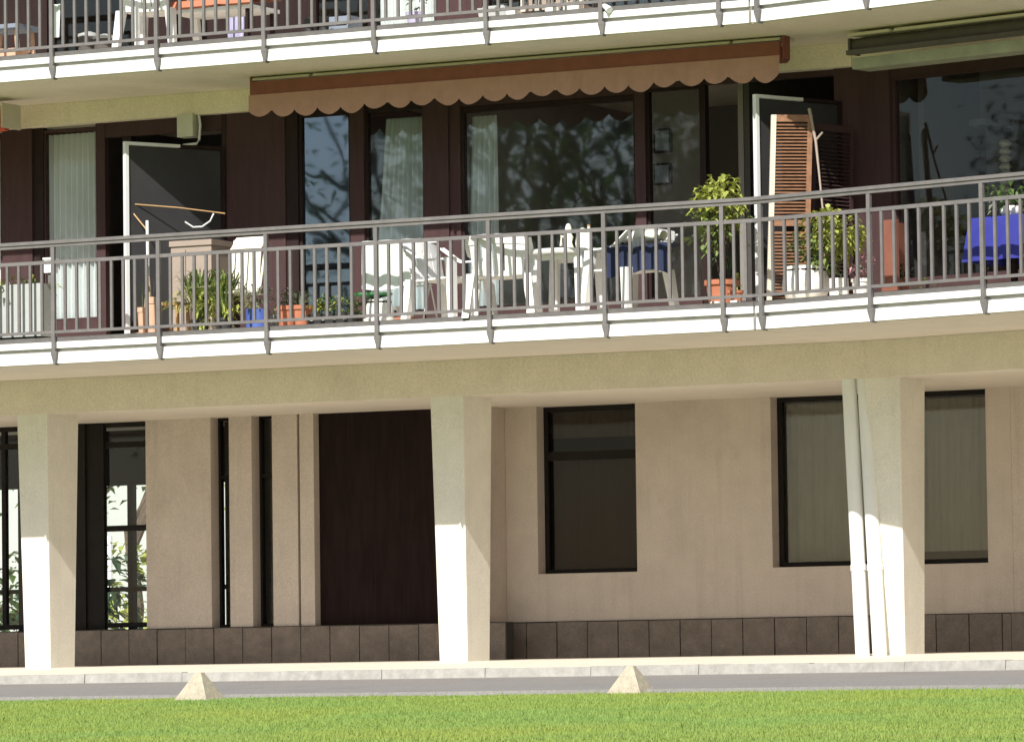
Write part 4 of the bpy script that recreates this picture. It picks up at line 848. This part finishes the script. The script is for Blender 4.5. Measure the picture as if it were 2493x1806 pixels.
x = ux(1010, .5, 25); t = potted('potted_plant', 'small plant in a lilac white pot before the top curtain', x, .5, Z2, .09, .2, 'petal_purple', group='pots on the top balcony'); bush(t, (x+.05, .5, Z2+.28), .1, .1, 50, .06, 'leaf_sage', 101)
x = ux(1212, .4, 30); t = thing('stone_box', 'low grey stone box with cut corners on the top balcony', 'box', (x, .4, Z2)); MB().hexa([(x-.14, .28, Z2), (x+.14, .28, Z2), (x+.14, .52, Z2), (x-.14, .52, Z2)], [(x-.16, .26, Z2+.15), (x+.16, .26, Z2+.15), (x+.16, .54, Z2+.15), (x-.16, .54, Z2+.15)]).build('body', 'planter_grey', t); MB().box(x-.12, x+.12, .3, .5, Z2+.151, Z2+.17).build('lid', 'planter_grey', t)
for u, lab in ((1248, 'white pot beside the grey stone box on the top balcony'), (1345, 'white pot in front of the pale slatted crate'), (1395, 'wide white dish right of the pale slatted crate')):
    x = ux(u, .15, 40); t = potted('white_pot', lab, x, .15, Z2, .075 if u < 1390 else .1, .085, 'ceramic_white', 'straight', 'pots on the top balcony', 'pot')
xa, xb = ux(1270, .45, 15), ux(1425, .45, 15); t = thing('slatted_crate', 'pale slatted wooden crate behind the top railing', 'crate', ((xa+xb)/2, .5, Z2)); n = 9
for k in range(n): x = xa+(xb-xa)*(k+.5)/n; MB().box(x-.026, x+.026, .4, .415, Z2+.1, Z2+.42).build('slat', 'beige_cabinet' if k % 2 else 'cream_metal', t)
MB().box(xa, xb, .416, .44, Z2+.12, Z2+.17).build('rail', 'beige_cabinet', t); MB().box(xa, xb, .416, .44, Z2+.34, Z2+.39).build('rail', 'beige_cabinet', t)
for x in (xa, xb-.04): MB().box(x, x+.04, .416, .8, Z2, Z2+.119).build('foot', 'beige_cabinet', t)
t = thing('rain_spout', 'short white spout at the top balcony edge', 'spout', P(1465, 20, 0)); MB().tube([P(1462, 0, .1), P(1466, 10, .0), P(1482, 24, -.06)], .03, 10).build('body', 'plastic_white', t); MB().tube([P(1480, 22, -.055), P(1484, 26, -.068)], .036, 10).build('lip', 'plastic_white', t)
# ------------------------------------------------------------------ trees: those the windows mirror, and the court seen through the lobby
def tree(label, x, y, z, H, seed, leaves=2600, lm='leaf_green', spread=.36, group='trees across the lawn', lsize=.28):
    rd = random.Random(seed); t = thing('tree', label, 'tree', (x, y, z), group); tips = []; br = MB()
    def grow(p, d, L, r, lev):
        q = p+d*L; m_ = p.lerp(q, .5)+Vector((rd.gauss(0, .05), rd.gauss(0, .05), 0))*L; (br if lev else tr).tube([p, m_, q], [r, r*.85, r*.7], 7 if lev < 2 else 5, False)
        if lev >= 2: tips.append(q); tips.append(m_)
        if lev == 4: return
        for k in range(3 if lev < 3 else 2):
            an = rd.uniform(0, 6.283); dv = (d+Vector((math.cos(an), math.sin(an), rd.uniform(-.1, .5)))*rd.uniform(.5, .9)).normalized(); grow(q.lerp(p, rd.uniform(0, .35)), dv, L*rd.uniform(.6, .8), r*.62, lev+1)
    tr = MB(); grow(Vector((x, y, z-.2)), Vector((rd.uniform(-.06, .06), rd.uniform(-.06, .06), 1)).normalized(), H*spread, H*.016, 0)
    tr.build('trunk', 'bark', t); br.build('branches', 'bark', t); lf = MB()
    for i in range(leaves):
        p = rd.choice(tips)+Vector((rd.gauss(0, .4), rd.gauss(0, .4), rd.gauss(0, .4))); lf.leaf(p, (rd.gauss(0, 1), rd.gauss(0, 1), rd.gauss(0, .6)), lsize*rd.uniform(.7, 1.3), lsize*.6, .3)
    lf.build('crown', lm, t, 'stuff'); return t
tree('thin leafed tree across the lawn mirrored in the left balcony windows', -16, -30, -1.5, 15, 21, 1500, lsize=.2)
tree('bushy tree across the lawn mirrored in the wide middle window', -21, -37, -1.6, 16, 22, 3200, 'leaf_dark', lsize=.22)
tree('tall tree across the lawn mirrored in the middle balcony window', -11, -36, -1.6, 15, 23, 1300, lsize=.2)
tree('broad dark tree across the lawn mirrored in the right hand window', -28, -30, -1.5, 14, 24, 3500, 'leaf_dark', lsize=.22)
tree('small leaning tree in the rear court seen through the lobby glass', -20.5, 24, 0, 8, 25, 900, 'leaf_green', group='trees of the rear court', lsize=.2, spread=.30)
tree('yellow green tree in the rear court seen through the lobby glass', -24, 31, 0, 9, 26, 2200, 'leaf_lime', group='trees of the rear court', lsize=.22, spread=.3)
bc = thing('court_house', 'white house across the rear court seen through the lobby glass', 'building', (-30, 38, 0))
MB().box(-60, -10, 36, 46, 0, 9).build('wall', 'far_white', bc); MB().box(-60.3, -9.7, 35.7, 46.3, 9.01, 9.4).build('roof', 'slab_concrete', bc)
for i in range(12):
    for z in (.9, 4.4): x = -57+i*4; o = MB().box(x, x+1.5, 35.95, 35.999, z, z+1.7).build('window', 'alu_white', bc); MB().box(x+.1, x+1.4, 35.93, 35.949, z+.1, z+1.6).build('pane', 'far_window', o)

for i, (x, y, sd, lm) in enumerate(((-17.5, 19, 1, 'leaf_dark'), (-20.5, 21, 2, 'leaf_green'), (-22.5, 23, 3, 'leaf_dark'), (-18.8, 22, 4, 'leaf_lime'))):
    t = thing('shrub', ('dark shrub nearest to the lobby', 'mid green shrub of the rear court behind the lobby', 'dark shrub far back in the rear court', 'yellow green shrub of the rear court')[i]+' seen through its glass', 'shrub', (x, y, 0), 'shrubs of the rear court')
    stems(t, (x, y, 0), (x, y, 1.2), 6, .6, 'bark', .03, sd); bush(t, (x, y, .95), 1.0, .95, 420, .24, lm, 200+i)
